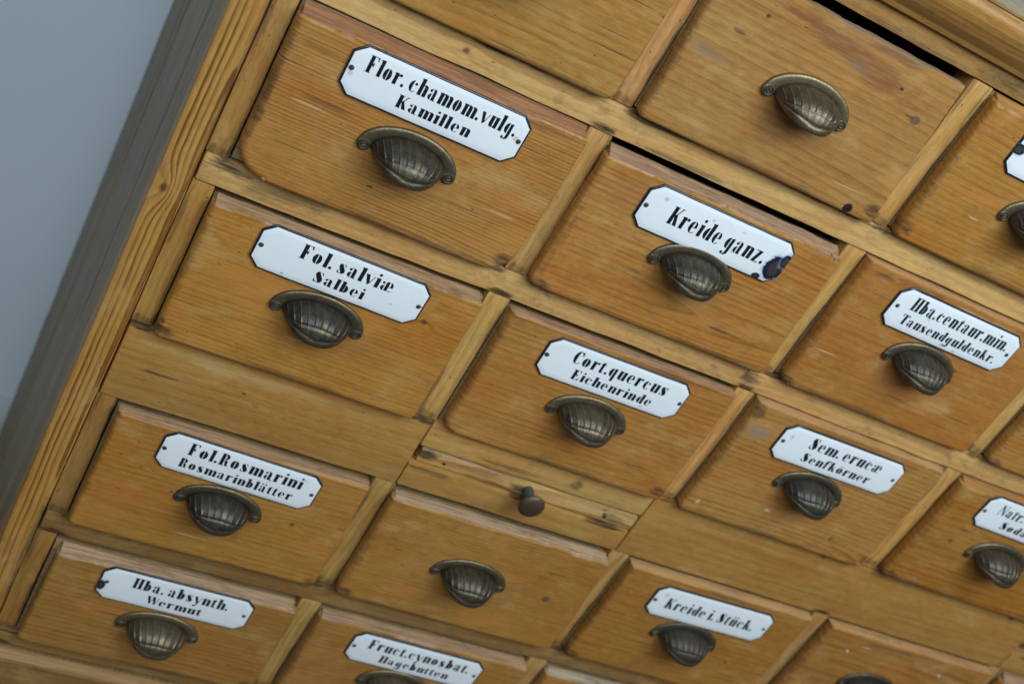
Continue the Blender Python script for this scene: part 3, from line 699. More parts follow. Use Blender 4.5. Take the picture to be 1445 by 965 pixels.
def cup(parent, x, z, yface, dull=False, rot=0.0, sc=1.0):
    o = bpy.data.objects.new('cup_pull', CUPD if dull else CUP); o.location = (x, yface + 0.0001, z); o.rotation_euler = (0, -rot + rnd.uniform(-0.022, 0.022), 0); o.scale = (sc, sc * rnd.uniform(0.95, 1.04), sc)
    link(o, parent)
    for sx in (-1, 1):
        s = bpy.data.objects.new('screw', SCREW); s.location = (sx * 0.0289, -0.00245, -0.0009); s.rotation_euler = (0, rnd.uniform(0, 3), 0)
        link(s, o)
    return o

# ------------------------------------------------------------------ drawers
def front_bm(xlt, xlb, xrt, xrb, ztl, ztr, zb, rcl, rcr, hb, rl_, rr_, rb_, seed, notch=(0.002, 0.003), yf=-0.009, bowl=0.0):
    """drawer front as a worn board: rounded edges, planed raw top edge; coordinates are local to the drawer"""
    NXg, NZg = 96, 60
    bm = bmesh.new(); rawl = bm.verts.layers.float.new('raw')
    def ease(t): return 0.5 - 0.5 * math.cos(PI * t) if True else t
    zt = max(ztl, ztr)
    rows = []
    for j in range(NZg + 1):
        tz = j / NZg; tz = 0.55 * ease(tz) + 0.45 * tz
        row = []
        for i in range(NXg + 1):
            tx = i / NXg; tx = 0.55 * ease(tx) + 0.45 * tx
            top = ztl + (ztr - ztl) * tx + noise.noise(Vector((tx * 9, seed, 0))) * 0.0007 + noise.noise(Vector((tx * 45, seed, 3))) * 0.0004
            z_ = zb + (top - zb) * tz
            xl = xlb + (xlt - xlb) * tz; xr = xrb + (xrt - xrb) * tz
            hh = hb * (1 + 0.35 * noise.noise(Vector((tx * 5, seed * 2.1, 7))) + 0.15 * noise.noise(Vector((tx * 28, seed, 9))))
            dtop = top - z_
            dz = z_ - zb
            il = rcl - math.sqrt(max(0, rcl ** 2 - (rcl - dz) ** 2)) if dz < rcl else 0.0
            ir = rcr - math.sqrt(max(0, rcr ** 2 - (rcr - dz) ** 2)) if dz < rcr else 0.0
            if hb > 0.002 and dtop < hh * 0.97:
                il += notch[0]; ir += notch[1]
            ew = noise.noise(Vector((dz * 60, seed, 1))) * 0.0006
            XLv = xl + il + ew; XRv = xr - ir + noise.noise(Vector((dz * 60, seed, 5))) * 0.0006
            x_ = XLv + (XRv - XLv) * tx
            # distance to the rounded outline
            def dcorner(r, cxx, cond):
                return None
            dl, dr, db = x_ - xl, xr - x_, dz
            if dz < rcl and dl < rcl: dl = rcl - math.hypot(rcl - dl, rcl - dz); db2 = dl
            else: db2 = dz
            if dz < rcr and dr < rcr: dr = rcr - math.hypot(rcr - dr, rcr - dz); db2 = min(db2, dr)
            y_ = yf
            RL = rl_ * (1 + 0.3 * noise.noise(Vector((0, dz * 40, seed))))
            y_ = max(y_, yf + (RL - math.sqrt(max(0, RL ** 2 - (RL - max(dl, 0)) ** 2))) * 1.0 if dl < RL else yf)
            y_ = max(y_, yf + (rr_ - math.sqrt(max(0, rr_ ** 2 - (rr_ - max(dr, 0)) ** 2))) if dr < rr_ else yf)
            y_ = max(y_, yf + (rb_ - math.sqrt(max(0, rb_ ** 2 - (rb_ - max(db2, 0)) ** 2))) if db2 < rb_ else yf)
            raw = 0.0
            if hb > 0.002:
                if dtop < hh:
                    y_ = max(y_, yf + 0.0100 * (1 - dtop / hh)); raw = 1.0
            else:
                r_ = 0.0012
                if dtop < r_: y_ = max(y_, yf + (r_ - math.sqrt(max(0, r_ ** 2 - (r_ - dtop) ** 2)))); raw = 0.8 if dtop < 0.0008 else 0
            # hand-planed surface is never flat; end-grain ribs on the rounded side
            y_ += noise.noise(Vector((x_ * 14, z_ * 20, seed))) * 0.0005 + noise.noise(Vector((x_ * 60, z_ * 160, seed))) * 0.00018
            if dl < RL * 1.2 or dr < rr_ * 1.2: y_ += noise.noise(Vector((seed, z_ * 900, 0))) * 0.00035
            v = bm.verts.new((x_, y_, z_)); v[rawl] = raw; row.append(v)
        rows.append(row)
    for j in range(NZg):
        for i in range(NXg): bm.faces.new((rows[j][i], rows[j][i + 1], rows[j + 1][i + 1], rows[j + 1][i]))
    edge = [rows[0][i] for i in range(NXg + 1)] + [rows[j][NXg] for j in range(1, NZg + 1)] + [rows[NZg][i] for i in range(NXg - 1, -1, -1)] + [rows[j][0] for j in range(NZg - 1, 0, -1)]
    back = []
    for v in edge:
        q = bm.verts.new((v.co.x, 0.0020 if v.co.z > zb + 0.5 * (zt - zb) and v[rawl] > 0.5 else max(v.co.y + 0.0002, -0.0004), v.co.z)); q[rawl] = v[rawl]; back.append(q)
    n = len(edge)
    for k in range(n):
        try: bm.faces.new((edge[k], back[k], back[(k + 1) % n], edge[(k + 1) % n]))
        except ValueError: pass
    bmesh.ops.recalc_face_normals(bm, faces=bm.faces)
    return bm

GRP = 'small pine drawers of the apothecary cabinet'
def drawer(col, row, label, xl=None, xr=None, zt=None, zb=None, rc=(0.004, 0.003), hb=0.006, gap=0.002, raw=RAW_PINK, seed=1, grain=None,
           light=PINE_L, dark=PINE_D, contrast=0.7, ring=0.0042, spots=(), knots=(), grime=0.4, pull=None, dull=False, pl=None, name='drawer', rl_=0.0038, tilt=0.0, step_gap=None):
    x0, x1 = XL[col], XR[col]; z1, z0 = ROW[row]
    cx, cz = (x0 + x1) / 2, (z0 + z1) / 2
    xl = xl or (x0 + 0.0006, x0 + 0.0006); xr = xr or (x1 - 0.0008, x1 - 0.0008)
    zt = zt or (z1 - gap - 0.001, z1 - gap - 0.001)
    zb = zb if zb is not None else z0 + 0.0006
    root = thing(name, label, 'drawer', (cx, 0.0, cz), GRP)
    L = lambda p: (p[0] - cx, p[1] - cx)
    g = grain or (random.Random(seed).uniform(-0.08, 0.08), random.Random(seed + 1).uniform(0.01, 0.05), random.Random(seed + 2).uniform(-0.12, 0.12))
    S = [(s[0] - cx, s[1] - cz) + tuple(s[2:]) for s in spots]
    K = [(k[0] - cx, k[1] - cz, k[2]) for k in knots]
    rr = random.Random(seed * 7)
    for _ in range(3): S.append((rr.uniform(-0.09, 0.09), rr.uniform(-0.05, 0.05), rr.uniform(0.01, 0.03), rr.uniform(0.004, 0.012), (0.50, 0.19, 0.045), rr.uniform(0.2, 0.5), 1.5, 60.0))
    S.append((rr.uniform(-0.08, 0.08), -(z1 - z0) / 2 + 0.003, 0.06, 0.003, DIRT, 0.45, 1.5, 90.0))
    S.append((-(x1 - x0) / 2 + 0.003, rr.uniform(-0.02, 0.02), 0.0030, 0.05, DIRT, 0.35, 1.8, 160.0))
    vr = random.Random(seed * 13); kv = vr.uniform(0.93, 1.08); light = (light[0] * kv, light[1] * kv * vr.uniform(0.97, 1.04), light[2] * kv * vr.uniform(0.85, 1.3))
    for _ in range(2): S.append((rr.uniform(-0.08, 0.08), rr.uniform(-0.05, 0.045), rr.uniform(0.004, 0.016), rr.uniform(0.0004, 0.0009), rr.choice(((0.60, 0.44, 0.24), (0.07, 0.035, 0.015))), 0.7, 0.7, 200.0))
    hw, hh = (x1 - x0) / 2, (z1 - z0) / 2
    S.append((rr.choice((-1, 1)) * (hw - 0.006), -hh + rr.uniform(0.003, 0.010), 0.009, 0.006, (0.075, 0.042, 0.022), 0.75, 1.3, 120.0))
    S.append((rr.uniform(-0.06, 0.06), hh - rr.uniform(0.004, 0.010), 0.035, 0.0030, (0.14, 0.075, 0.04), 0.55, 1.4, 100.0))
    S.append((0.0 + rr.uniform(-0.01, 0.01), -0.004 + rr.uniform(-0.012, 0.0), 0.050, 0.022, (0.26, 0.115, 0.034), rr.uniform(0.25, 0.45), 1.6, 50.0))
    mt = wood('drawer_pine_%d' % seed, seed, z0=g[0], d0=g[1], slope=g[2], ring=ring, contrast=contrast, light=light, dark=dark, spots=S, knots=K, grime=grime, raw=raw)
    bm = front_bm(xl[0] - cx, xl[1] - cx, xr[0] - cx, xr[1] - cx, zt[0] - cz, zt[1] - cz, zb - cz, rc[0], rc[1], hb, rl_, 0.0022, 0.0030, seed)
    mesh_obj('drawer_front', bm, mt, root, sharp=45)
    # rebated inner board behind the lip, its sawn top edge rising into the opening
    m_in = wood('inner_board_pine_%d' % seed, seed + 300, light=(0.36, 0.265, 0.18), dark=(0.20, 0.13, 0.08), grime=0.8)
    top_in = (min(zt) - 0.0025 if gap > 0.0021 else z1 - 0.001) - cz
    bm = board_bm(x1 - x0 - 0.0020, 0.012, (z1 - z0) - 0.0025 - (z1 - cz - top_in), 0.0008, 0.0004, seed)
    mesh_obj('inner_board', bm, m_in, root, (0.0002, 0.0082, (top_in + (z0 - cz + 0.0015)) / 2))
    # drawer box
    w_, d_, h_ = x1 - x0 - 0.008, 0.42, z1 - z0 - 0.014
    bm = bmesh.new()
    def bx(ax, bx_, ay, by, az, bz):
        vs = [bm.verts.new(p) for p in [(ax, ay, az), (bx_, ay, az), (bx_, by, az), (ax, by, az), (ax, ay, bz), (bx_, ay, bz), (bx_, by, bz), (ax, by, bz)]]
        for f in ((0, 3, 2, 1), (4, 5, 6, 7), (0, 1, 5, 4), (1, 2, 6, 5), (2, 3, 7, 6), (3, 0, 4, 7)): bm.faces.new([vs[q] for q in f])
    zz = -h_ / 2 - 0.004
    bx(-w_ / 2, -w_ / 2 + 0.008, 0.0145, d_, zz, zz + h_); bx(w_ / 2 - 0.008, w_ / 2, 0.0145, d_, zz, zz + h_)
    bx(-w_ / 2 + 0.0081, w_ / 2 - 0.0081, d_ - 0.008, d_, zz, zz + h_); bx(-w_ / 2 + 0.0081, w_ / 2 - 0.0081, 0.0145, d_ - 0.0081, zz, zz + 0.005)
    mesh_obj('drawer_box', bm, M_BOX, root, smooth=False)
    if pull: cup(root, pull[0] - cx, pull[1] - cz, -0.0092, dull, pull[2] if len(pull) > 2 else 0.0)
    if pl:
        px_, pz_, a_, lines, sp = pl[:5]
        plate(root, px_ - cx, pz_ - cz, a_, lines, seed, sp, pl[5] if len(pl) > 5 else ((-56, .2), (55.8, .2)), -0.0092)
    return root
M_BOX = wood('drawer_box_pine', 77, 'y', light=(0.33, 0.22, 0.12), dark=(0.20, 0.12, 0.06), grime=0.4)

B1, C1, B2, C2 = 1.6, 11.2, -11.0, 8.6
def two(a, a0, a1, b, b0, b1, c1=C1, c2=C2, s2=0.0): return [(a, a0, a1, B1, c1, 0.0), (b, b0, b1, B2, c2, s2)]
RUST = lambda x, z, r, rr_=None: (x / 1000, z / 1000, r / 1000, (rr_ or r) / 1000, 'rust')
GREY = (0.28, 0.22, 0.17); RED = (0.225, 0.082, 0.032); ORG = (0.45, 0.155, 0.04); PALE = (0.55, 0.42, 0.26)

# row 0
drawer(0, 0, 'drawer cut by the top of the photo, above the Flor. chamom. drawer', xr=(0.4545, 0.4520), zt=(0.047, 0.047), rc=(0.004, 0.006), seed=101, grain=(0.18, 0.05, 0.10), ring=0.006, contrast=0.6,
       light=(0.43, 0.225, 0.070), pull=(0.3555, -0.009), pl=None)
drawer(1, 0, 'drawer without name plate, red-brown stain along its top and a plugged round hole', xl=(0.4714, 0.4716), xr=(0.656, 0.6625), zt=(0.0458, 0.0462), zb=-0.0622, hb=0.0018, raw=((0.15, 0.10, 0.06), (0.29, 0.20, 0.12), 0.8), seed=102,
       grain=(-0.10, 0.035, 0.10), ring=0.0055, contrast=0.75, light=(0.435, 0.225, 0.078), gap=0.0036,
       spots=[(0.575, 0.0325, 0.045, 0.0070, RED, 0.70, 1.0, 60.0), (0.600, 0.025, 0.020, 0.0065, RED, 0.70, 1.3, 60.0), (0.536, 0.038, 0.035, 0.004, RED, 0.8, 1.4, 80.0), (0.63, 0.019, 0.012, 0.004, RED, 0.5, 1.4, 90.0),
              (0.582, 0.026, 0.010, 0.004, (0.22, 0.13, 0.11), 0.6, 1.0, 120.0), (0.6395, 0.0133, 0.0042, 0.0034, (0.145, 0.075, 0.05), 0.85, 0.3, 200.0),
              (0.5385, -0.034, 0.0022, 0.014, ORG, 0.8, 0.9, 160.0), (0.6257, 0.0205, 0.004, 0.011, (0.33, 0.13, 0.04), 0.5, 1.2, 160.0), (0.6388, -0.0580, 0.0042, 0.0040, (0.018, 0.008, 0.006), 1.0, 0.3, 200.0),
              (0.6174, 0.0268, 0.0018, 0.0013, (0.05, 0.02, 0.015), 0.95, 0.8, 300.0), (0.510, 0.0281, 0.0022, 0.0016, (0.06, 0.035, 0.02), 0.9, 0.8, 300.0), (0.499, 0.0125, 0.0055, 0.0016, (0.09, 0.05, 0.025), 0.8, 1.0, 200.0),
              (0.4896, -0.0074, 0.016, 0.006, (0.24, 0.17, 0.12), 0.45, 1.5, 90.0), (0.59, 0.0455, 0.06, 0.0028, (0.19, 0.145, 0.10), 0.6, 1.2, 80.0), (0.66, -0.03, 0.02, 0.012, (0.50, 0.22, 0.05), 0.5, 1.4, 60.0)],
       pull=(0.5660, -0.0098))
drawer(2, 0, 'drawer at the right edge whose name plate is chipped blue-black beside its nail', xl=(0.6822, 0.6822), seed=103, rc=(0.006, 0.004), hb=0.0045, grain=(0.07, 0.03, 0.06), contrast=0.6, zt=(0.0508, 0.0508), gap=0.0010, raw=RAW_NONE,
       light=(0.44, 0.215, 0.060), pull=(0.7735, -0.0140), zb=-0.0622,
       pl=(0.7755, 0.0275, 0.0, [], [(-0.0570, 0.0005, 0.0045, 0.0038, 'chip')], ((-53.5, 1.0), (55, 0))))
# row 1
drawer(0, 1, 'drawer with enamel plate Flor. chamom. vulg. Kamillen, reddish top edge', xl=(0.2591, 0.2594), xr=(0.4536, 0.4520), zt=(-0.0856, -0.0848), zb=-0.1998, rc=(0.022, 0.019), hb=0.0062, raw=RAW_RED, gap=0.0012,
       seed=104, grain=(-0.085, 0.025, 0.05), ring=0.0025, contrast=1.05, light=(0.495, 0.250, 0.070), dark=(0.29, 0.105, 0.024), pull=(0.3550, -0.1480), rl_=0.0060,
       spots=[(0.361, -0.0925, 0.075, 0.0030, RED, 0.6, 0.9, 60.0), (0.40, -0.0935, 0.05, 0.0028, RED, 0.5, 1.1, 60.0), (0.3425, -0.1752, 0.0030, 0.0011, (0.05, 0.03, 0.02), 0.9, 0.9, 300.0), dirt(0.30, -0.136, 0.02, 0.002, 0.4), dirt(0.262, -0.15, 0.003, 0.04, 0.5),
              (0.44, -0.175, 0.02, 0.015, (0.52, 0.24, 0.06), 0.4, 1.4, 60.0)],
       pl=(0.3557, -0.1079, -0.0038, two('Flor. chamom.vulg.', -49.5, 51.5, 'Kamillen', -24, 25.8), [RUST(-56, -3, 2), RUST(53.5, 1.5, 2)], ((-56.5, .4), (56.0, .2))))
drawer(1, 1, 'drawer with enamel plate Kreide ganz, the plate burnt black and rusty at its right end', xl=(0.4690, 0.4690), xr=(0.6618, 0.6675), zt=(-0.0880, -0.0884), zb=-0.1990, rc=(0.005, 0.004), hb=0.0050, raw=RAW_GREY, gap=0.0040, seed=105,
       grain=(-0.03, 0.02, 0.07), ring=0.0042, contrast=0.8, light=(0.455, 0.222, 0.066), pull=(0.5665, -0.1440), grime=0.5, step_gap=0.0034,
       spots=[(0.50, -0.11, 0.03, 0.02, (0.33, 0.16, 0.06), 0.4, 1.5, 60.0), dirt(0.62, -0.178, 0.02, 0.0015, 0.7), dirt(0.53, -0.160, 0.012, 0.0012, 0.6), (0.56, -0.0905, 0.08, 0.0030, (0.22, 0.11, 0.065), 0.5, 1.2, 80.0)],
       pl=(0.5664, -0.1125, -0.0085, [('Kreide ganz.', -38, 41.5, -5.8, 13.4, 0.0)], [(0.0530, -0.0042, 0.0080, 0.0098, 'chip'), (0.0440, -0.0150, 0.0034, 0.0026, 'chip'), (0.0575, 0.0030, 0.0045, 0.0060, 'chip'), RUST(17, -5.5, 1.6), RUST(17, 10, 2, 1), RUST(-46, 9, 2.2), RUST(-8, 9, 1.5)], ((-56.2, -.3), (57.0, -3.5))))
drawer(2, 1, 'drawer with enamel plate Hba. centaur. min. Tausendguldenkr.', xl=(0.6815, 0.6836), xr=(0.8700, 0.8700), zt=(-0.0848, -0.0850), zb=-0.1990, rc=(0.008, 0.004), hb=0.0020, raw=RAW_WARM, gap=0.0012, seed=106, rl_=0.0055,
       grain=(0.05, 0.015, 0.10), ring=0.0060, contrast=0.5, light=(0.475, 0.218, 0.060), pull=(0.7735, -0.1440, -0.02),
       spots=[(0.8040, -0.1370, 0.0055, 0.0030, (0.13, 0.06, 0.035), 0.85, 1.3, 140.0), (0.7925, -0.0900, 0.03, 0.0022, (0.60, 0.50, 0.33), 0.5, 1.5, 140.0), (0.77, -0.165, 0.03, 0.012, (0.50, 0.18, 0.05), 0.5, 1.5, 70.0), (0.81, -0.17, 0.025, 0.01, (0.56, 0.33, 0.13), 0.5, 1.5, 70.0), dirt(0.70, -0.0905, 0.012, 0.003, 0.6)],
       pl=(0.7768, -0.1069, -0.0065, two('Hba.centaur.min.', -45, 49.5, 'Tausendguldenkr.', -45, 48.2, 11.2, 8.4), [RUST(0, -13.5, 3.5, 1.6), RUST(-25, 1, 2), RUST(12, -15, 2)], ((-54.8, .6), (54.0, 0.2))))
drawer(3, 1, 'drawer cut by the right edge of the photo, right of the Hba. centaur. drawer', seed=107, grain=(0.03, 0.02, 0.05), pull=(0.990, -0.144))
# row 2
drawer(0, 2, 'drawer with enamel plate Fol. salviae Salbei, pale splintered top edge', xl=(0.2592, 0.2594), xr=(0.4505, 0.4500), zt=(-0.2232, -0.2230), zb=-0.3350, rc=(0.003, 0.004), hb=0.0032, raw=RAW_PINK, gap=0.0030, seed=108,
       grain=(0.10, 0.03, 0.05), ring=0.0034, contrast=0.6, light=(0.475, 0.238, 0.064), pull=(0.3522, -0.2790), step_gap=0.0026,
       knots=[(0.4195, -0.2540, 0.0026)], spots=[dirt(0.262, -0.325, 0.003, 0.01, 0.8), (0.39, -0.27, 0.02, 0.01, (0.50, 0.22, 0.05), 0.4, 1.4, 60.0)],
       pl=(0.3537, -0.2417, -0.0239, two('Fol. salviæ', -32, 34.2, 'Salbei', -17, 19), [RUST(38, -6, 1.0)], ((-56.3, .1), (55.9, 0.0))))
drawer(1, 2, 'drawer with enamel plate Cort. quercus Eichenrinde', xl=(0.4712, 0.4730), xr=(0.6622, 0.6640), zt=(-0.2236, -0.2230), zb=-0.3350, rc=(0.010, 0.003), hb=0.0018, raw=RAW_GREY, gap=0.0030, seed=109, rl_=0.0055,
       grain=(-0.04, 0.012, 0.09), ring=0.0048, contrast=0.6, light=(0.475, 0.228, 0.062), pull=(0.5660, -0.2830),
       spots=[(0.52, -0.255, 0.02, 0.012, (0.50, 0.19, 0.05), 0.45, 1.5, 60.0), dirt(0.57, -0.317, 0.01, 0.002, 0.4), (0.60, -0.305, 0.05, 0.004, (0.40, 0.15, 0.035), 0.5, 1.2, 70.0)],
       pl=(0.5668, -0.244, 0.0005, two('Cort.quercus', -38.5, 41.5, 'Eichenrinde', -32, 36), [RUST(41, 8, 1.6), RUST(-32, 10, 1.5), RUST(30, -13, 1.5)], ((-56.8, .7), (56.4, 0.3))))
drawer(2, 2, 'drawer with enamel plate Sem. erucae Senfkoerner, grey smudge at its top left corner', xl=(0.6824, 0.6824), xr=(0.8680, 0.8690), zt=(-0.2205, -0.2210), zb=-0.3352, rc=(0.004, 0.003), hb=0.0018, raw=RAW_WARM, gap=0.0012, seed=110,
       grain=(-0.055, 0.012, 0.10), ring=0.0046, contrast=0.85, light=(0.445, 0.228, 0.068), pull=(0.7713, -0.2800),
       spots=[(0.698, -0.2440, 0.011, 0.0075, (0.27, 0.20, 0.155), 0.7, 1.3, 110.0), (0.76, -0.2245, 0.06, 0.0028, (0.25, 0.095, 0.03), 0.55, 1.2, 80.0), (0.834, -0.2275, 0.012, 0.005, (0.26, 0.08, 0.03), 0.55, 1.2, 80.0), (0.6933, -0.3221, 0.0022, 0.0028, PALE, 0.9, 0.8, 250.0),
              (0.7529, -0.3093, 0.0030, 0.0016, PALE, 0.9, 0.8, 250.0), (0.8231, -0.3157, 0.0020, 0.0017, KNOT, 0.8, 0.6, 250.0), dirt(0.687, -0.225, 0.006, 0.010, 0.6)],
       pl=(0.7748, -0.2428, 0.0042, two('Sem. erucæ', -33.5, 38.2, 'Senfkörner', -32, 35.8), [RUST(-51, 6.5, 1.8, 3)], ((-55.7, .4), (54.2, 0.7))))
drawer(3, 2, 'drawer with enamel plate beginning Natr. c and Soda, at the right edge', xl=(0.8925, 0.8930), zt=(-0.2215, -0.2215), zb=-0.3350, hb=0.0040, raw=RAW_NONE, gap=0.0015, seed=111, grain=(0.05, 0.02, 0.08), ring=0.006, contrast=0.8,
       light=(0.425, 0.195, 0.052), dark=(0.25, 0.088, 0.018), pull=(0.9790, -0.2825), knots=[(0.9250, -0.2790, 0.0022)],
       pl=(0.9838, -0.2390, -0.010, [('Natr. c', -44.5, -7.0, 0.9, 10.6, 0.0), ('Soda', -31.5, -1.0, -11.4, 8.0, 0.0)], [], ((-56.4, -.3), (56, 0))))
# row 3
LOWL = (0.455, 0.230, 0.070)
drawer(0, 3, 'drawer with enamel plate Fol. Rosmarini Rosmarinblaetter', xl=(0.2605, 0.2600), xr=(0.4500, 0.4515), zt=(-0.4052, -0.4062), zb=-0.5175, rc=(0.004, 0.004), hb=0.0014, raw=RAW_PINK, gap=0.0042, seed=112,
       grain=(0.13, 0.04, 0.06), ring=0.0050, contrast=0.5, light=LOWL, pull=(0.3537, -0.4612), knots=[(0.4108, -0.4594, 0.0022), (0.3180, -0.4600, 0.0013)], step_gap=0.0036,
       spots=[(0.283, -0.475, 0.02, 0.014, (0.46, 0.16, 0.04), 0.5, 1.5, 60.0)],
       pl=(0.3558, -0.4235, -0.0243, two('Fol.Rosmarini', -41, 45.5, 'Rosmarinblätter', -43, 43.4), [RUST(-23, -14.5, 1.6), RUST(2, -15.5, 2.6, 1.5)], ((-56.5, .8), (55.6, 0.2))))
drawer(1, 3, 'drawer without name plate below the knobbed slide, whitish worn top edge and round plug', xl=(0.4700, 0.4700), xr=(0.6640, 0.6680), zt=(-0.4066, -0.4064), zb=-0.5175, rc=(0.006, 0.004), hb=0.0026, raw=((0.24, 0.145, 0.08), (0.48, 0.335, 0.205), 0.92), gap=0.0044,
       seed=113, grain=(0.06, 0.015, 0.08), ring=0.0034, contrast=0.5, light=(0.46, 0.245, 0.070), pull=(0.5620, -0.4625), step_gap=0.0052,
       spots=[(0.6340, -0.4622, 0.0038, 0.0034, (0.13, 0.06, 0.045), 0.9, 0.2, 200.0), (0.645, -0.4155, 0.014, 0.0018, (0.34, 0.12, 0.03), 0.7, 1.2, 80.0), (0.60, -0.50, 0.03, 0.01, (0.48, 0.19, 0.045), 0.5, 1.5, 60.0)])
drawer(2, 3, 'drawer with enamel plate Kreide i. Stueck', xl=(0.6830, 0.6838), xr=(0.8712, 0.8720), zt=(-0.4038, -0.4034), zb=-0.5178, hb=0.0018, raw=RAW_WARM, gap=0.0022, seed=114, grain=(-0.09, 0.03, 0.06), ring=0.0055, contrast=0.5, light=(0.445, 0.222, 0.068),
       pull=(0.7720, -0.4632), spots=[(0.8263, -0.4762, 0.0018, 0.0016, KNOT, 0.85, 0.6, 250.0), dirt(0.79, -0.4035, 0.004, 0.001, 0.6)], dull=True,
       pl=(0.7770, -0.4273, 0.0171, [('Kreide i. Stück.', -46, 44.5, -5.6, 11.9, 0.0)], [RUST(-50, 8, 1.5, 3)], ((-56.6, .4), (54.8, 0.5))))
drawer(3, 3, 'drawer without name plate, two pale tacks above its pull', xl=(0.8935, 0.8935), zt=(-0.4034, -0.4034), zb=-0.5178, hb=0.0018, raw=RAW_WARM, gap=0.0022, seed=115, grain=(0.02, 0.015, 0.12), ring=0.008, contrast=0.9,
       light=(0.435, 0.205, 0.055), pull=(0.9760, -0.4600), dull=True, spots=[(0.98, -0.432, 0.05, 0.003, (0.22, 0.085, 0.02), 0.55, 1.4, 60.0)])
drawer(4, 3, 'drawer barely showing in the bottom right corner', xl=(1.1055, 1.1055), seed=116, pull=(1.19, -0.46), dull=True)
# row 4
drawer(0, 4, 'drawer with enamel plate Hba. absynth. Wermut, broken stepped top edge', xl=(0.2630, 0.2612), xr=(0.4515, 0.4530), zt=(-0.5450, -0.5436), zb=-0.6492, rc=(0.004, 0.003), hb=0.0046, raw=RAW_PINK, gap=0.0070, seed=117, grain=(-0.07, 0.02, 0.05), ring=0.005, contrast=0.6,
       light=(0.43, 0.235, 0.080), pull=(0.3574, -0.6015), step_gap=0.0040, knots=[(0.4243, -0.6228, 0.0014)], spots=[(0.406, -0.622, 0.004, 0.002, (0.30, 0.11, 0.03), 0.7, 1.0, 150.0), (0.44, -0.61, 0.02, 0.003, (0.42, 0.16, 0.04), 0.6, 1.2, 60.0)],
       pl=(0.3590, -0.5628, -0.0014, two('Hba. absynth.', -36, 39.8, 'Wermut', -21, 22.5), [(-0.0575, -0.0035, 0.0030, 0.0052, 'chip')], ((-54.2, 1.2), (54.7, 0.9))))
drawer(1, 4, 'drawer with enamel plate Fruct. cynosbat. Hagebutten', xl=(0.4712, 0.4712), xr=(0.6640, 0.6640), zt=(-0.5436, -0.5436), hb=0.0026, raw=RAW_PINK, gap=0.0040, seed=118, grain=(0.09, 0.02, 0.05), contrast=0.5, light=(0.43, 0.225, 0.072), pull=(0.5620, -0.6015), step_gap=0.003,
       pl=(0.5656, -0.5653, -0.0134, two('Fruct.cynosbat.', -45.5, 47.8, 'Hagebutten', -30, 34.4), [], ((-56.0, .5), (55.2, 1.2))))
drawer(2, 4, 'drawer showing only its pale top edge at the bottom of the photo', xl=(0.6830, 0.6830), zt=(-0.5440, -0.5440), hb=0.0026, raw=((0.28, 0.20, 0.13), (0.46, 0.36, 0.26), 0.95), gap=0.0050, seed=119, grain=(0.09, 0.02, 0.05), pull=(0.772, -0.60))
# outside the frame, so that a step to the side does not find holes
for (c_, r_, w_) in ((3, 0, 'fourth in the top row'), (4, 0, 'fifth in the top row'), (4, 1, 'fifth in the second row'), (4, 2, 'fifth in the third row'), (3, 4, 'fourth in the lowest row'), (4, 4, 'fifth in the lowest row')):
    drawer(c_, r_, 'plain pine drawer beyond the edge, ' + w_, seed=130 + c_ * 5 + r_, pull=((XL[c_] + XR[c_]) / 2, (ROW[r_][0] + ROW[r_][1]) / 2 - 0.004))

# two pale tacks on the lower right drawer: parts of that drawer
m_tack, T, b = new_mat('pale_tack'); b.inputs['Base Color'].default_value = (0.55, 0.52, 0.48, 1); b.inputs['Roughness'].default_value = 0.4
TACK = to_mesh('tack', lathe_y([(0, -0.0012), (0.0009, -0.0009), (0.0014, 0.0), (0.0014, 0.001)], 12), m_tack)
dr = [o for o in COL.objects if o.get('label', '').startswith('drawer without name plate, two pale')][0]
for (tx, tz) in ((0.9260, -0.4246), (1.0343, -0.4222)):
    t = bpy.data.objects.new('tack', TACK); t.location = (tx - dr.location.x, -0.0093, tz - dr.location.z); link(t, dr)

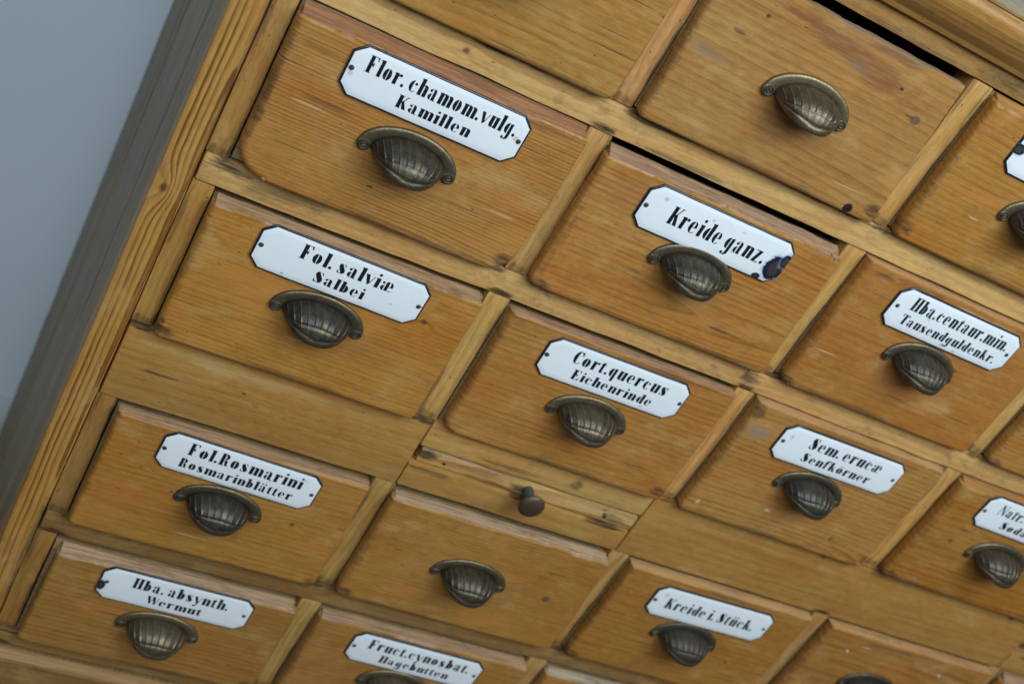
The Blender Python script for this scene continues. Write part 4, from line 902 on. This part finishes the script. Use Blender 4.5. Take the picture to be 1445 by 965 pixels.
# ------------------------------------------------------------------ pull-out slides in the middle rail
def slide(x0, x1, label, seed, knob=True):
    z0, z1 = -0.3775, -0.3605
    cx, cz = (x0 + x1) / 2, (z0 + z1) / 2
    r = thing('pull_out_slide', label, 'slide', (cx, 0.0, cz), 'pull-out slides in the middle rail')
    mt = wood('slide_pine_%d' % seed, seed, z0=-0.03, d0=0.02, slope=0.03, ring=0.0030, contrast=0.9, light=(0.66, 0.44, 0.23), dark=(0.20, 0.090, 0.035), grime=1.2,
              spots=[dirt(-0.09, 0.0, 0.010, 0.006, 0.8), (0.4948 - cx, -0.3725 - cz + 0.001, 0.0016, 0.0013, (0.01, 0.01, 0.01), 1.0, 0.2, 300.0), (0.6372 - cx, -0.3712 - cz, 0.0020, 0.0017, (0.02, 0.012, 0.01), 1.0, 0.6, 300.0),
                     (0.6365 - cx, -0.3690 - cz, 0.0028, 0.0020, (0.16, 0.035, 0.025), 0.8, 1.2, 200.0), (0.6340 - cx, -0.3650 - cz, 0.003, 0.001, (0.03, 0.025, 0.03), 0.8, 1.2, 200.0),
                     dirt(0.646 - cx, -0.370 - cz, 0.012, 0.005, 0.5), dirt(0.56 - cx, -0.371 - cz, 0.012, 0.004, 0.75), (0.50 - cx, -0.3635 - cz, 0.05, 0.002, (0.58, 0.42, 0.26), 0.6, 1.2, 90.0), dirt(0.53 - cx, -0.3745 - cz, 0.04, 0.0018, 0.7)])
    bm = board_bm(x1 - x0 - 0.0030, 0.30, z1 - z0 - 0.0028, 0.0014, 0.0007, seed)
    # front edge leans back a little at the left
    for v in bm.verts:
        if v.co.y < 0: v.co.y += 0.0035 * max(0.0, -v.co.x / (x1 - x0) * 2) ** 2
    mesh_obj('slide_board', bm, mt, r, (0.0012, 0.150 + 0.0010, -0.0008))
    kx, kz = 0.5680 - cx if x0 < 0.6 else 0.0, -0.3708 - cz
    k = mesh_obj('knob', lathe_y([(0, -0.0225), (0.0030, -0.0224), (0.0065, -0.0217), (0.0092, -0.0204), (0.0104, -0.0186), (0.0102, -0.0170), (0.0088, -0.0157), (0.0064, -0.0147), (0.0040, -0.0138)], 40), M_KNOB, r, (kx, 0.0, kz))
    k.scale = (1, 0.86, 1)
    mesh_obj('knob_stem', lathe_y([(0.0041, -0.0142), (0.0036, -0.0120), (0.0037, -0.0095), (0.0040, -0.0068), (0.0042, -0.0045), (0.0043, -0.0022), (0.0043, 0.0055)], 28), M_GREEN, k)
    return r
slide(0.4722, 0.6655, 'thin wooden pull-out slide with dark round knob, set in the middle rail', 81)
slide(1.0965, 1.2900, 'pull-out slide in the middle rail past the right edge of the photo', 82)

# ------------------------------------------------------------------ wide base drawers below
for k, (xa, xb) in enumerate([(0.2235, 0.77), (0.7735, 1.34)]):
    cx, cz = (xa + xb) / 2, -0.76
    r = thing('base_drawer', ('wide plain board-fronted drawer at the bottom left, below the lowest rail', 'wide plain board-fronted drawer at the right of the base, out of the photo')[k], 'drawer', (cx, 0, cz))
    mt = wood('base_drawer_pine_%d' % k, 140 + k, z0=0.03, d0=0.03, slope=0.05, ring=0.006, contrast=0.6, light=(0.27, 0.155, 0.06), dark=(0.17, 0.085, 0.03), raw=RAW_WARM, grime=0.3)
    bm = front_bm(xa - cx, xa - cx, xb - cx, xb - cx, -0.6728 - cz, -0.6728 - cz, -0.85 - cz, 0.003, 0.003, 0.0026, 0.003, 0.003, 0.003, 50 + k, notch=(0.0, 0.0))
    mesh_obj('drawer_front', bm, mt, r, sharp=45)
    mesh_obj('inner_board', board_bm(xb - xa - 0.01, 0.02, 0.172, 0.001, 0.0003, k), M_BOX, r, (0, 0.0125, -0.761 - cz))
m_pl = wood('plinth_pine', 151, light=(0.33, 0.2, 0.08), dark=(0.2, 0.1, 0.04))
cb('plinth', XO, 1.34, -0.998, -0.853, m_pl, yf=-0.006, yb=0.024)
board('plinth', XO + 0.001, 1.339, 0.0245, 0.496, -0.998, -0.9805, m_inner, cab, 0.001, 0, 0, CO)

scene.render.engine = 'CYCLES'
scene.cycles.max_bounces = 8
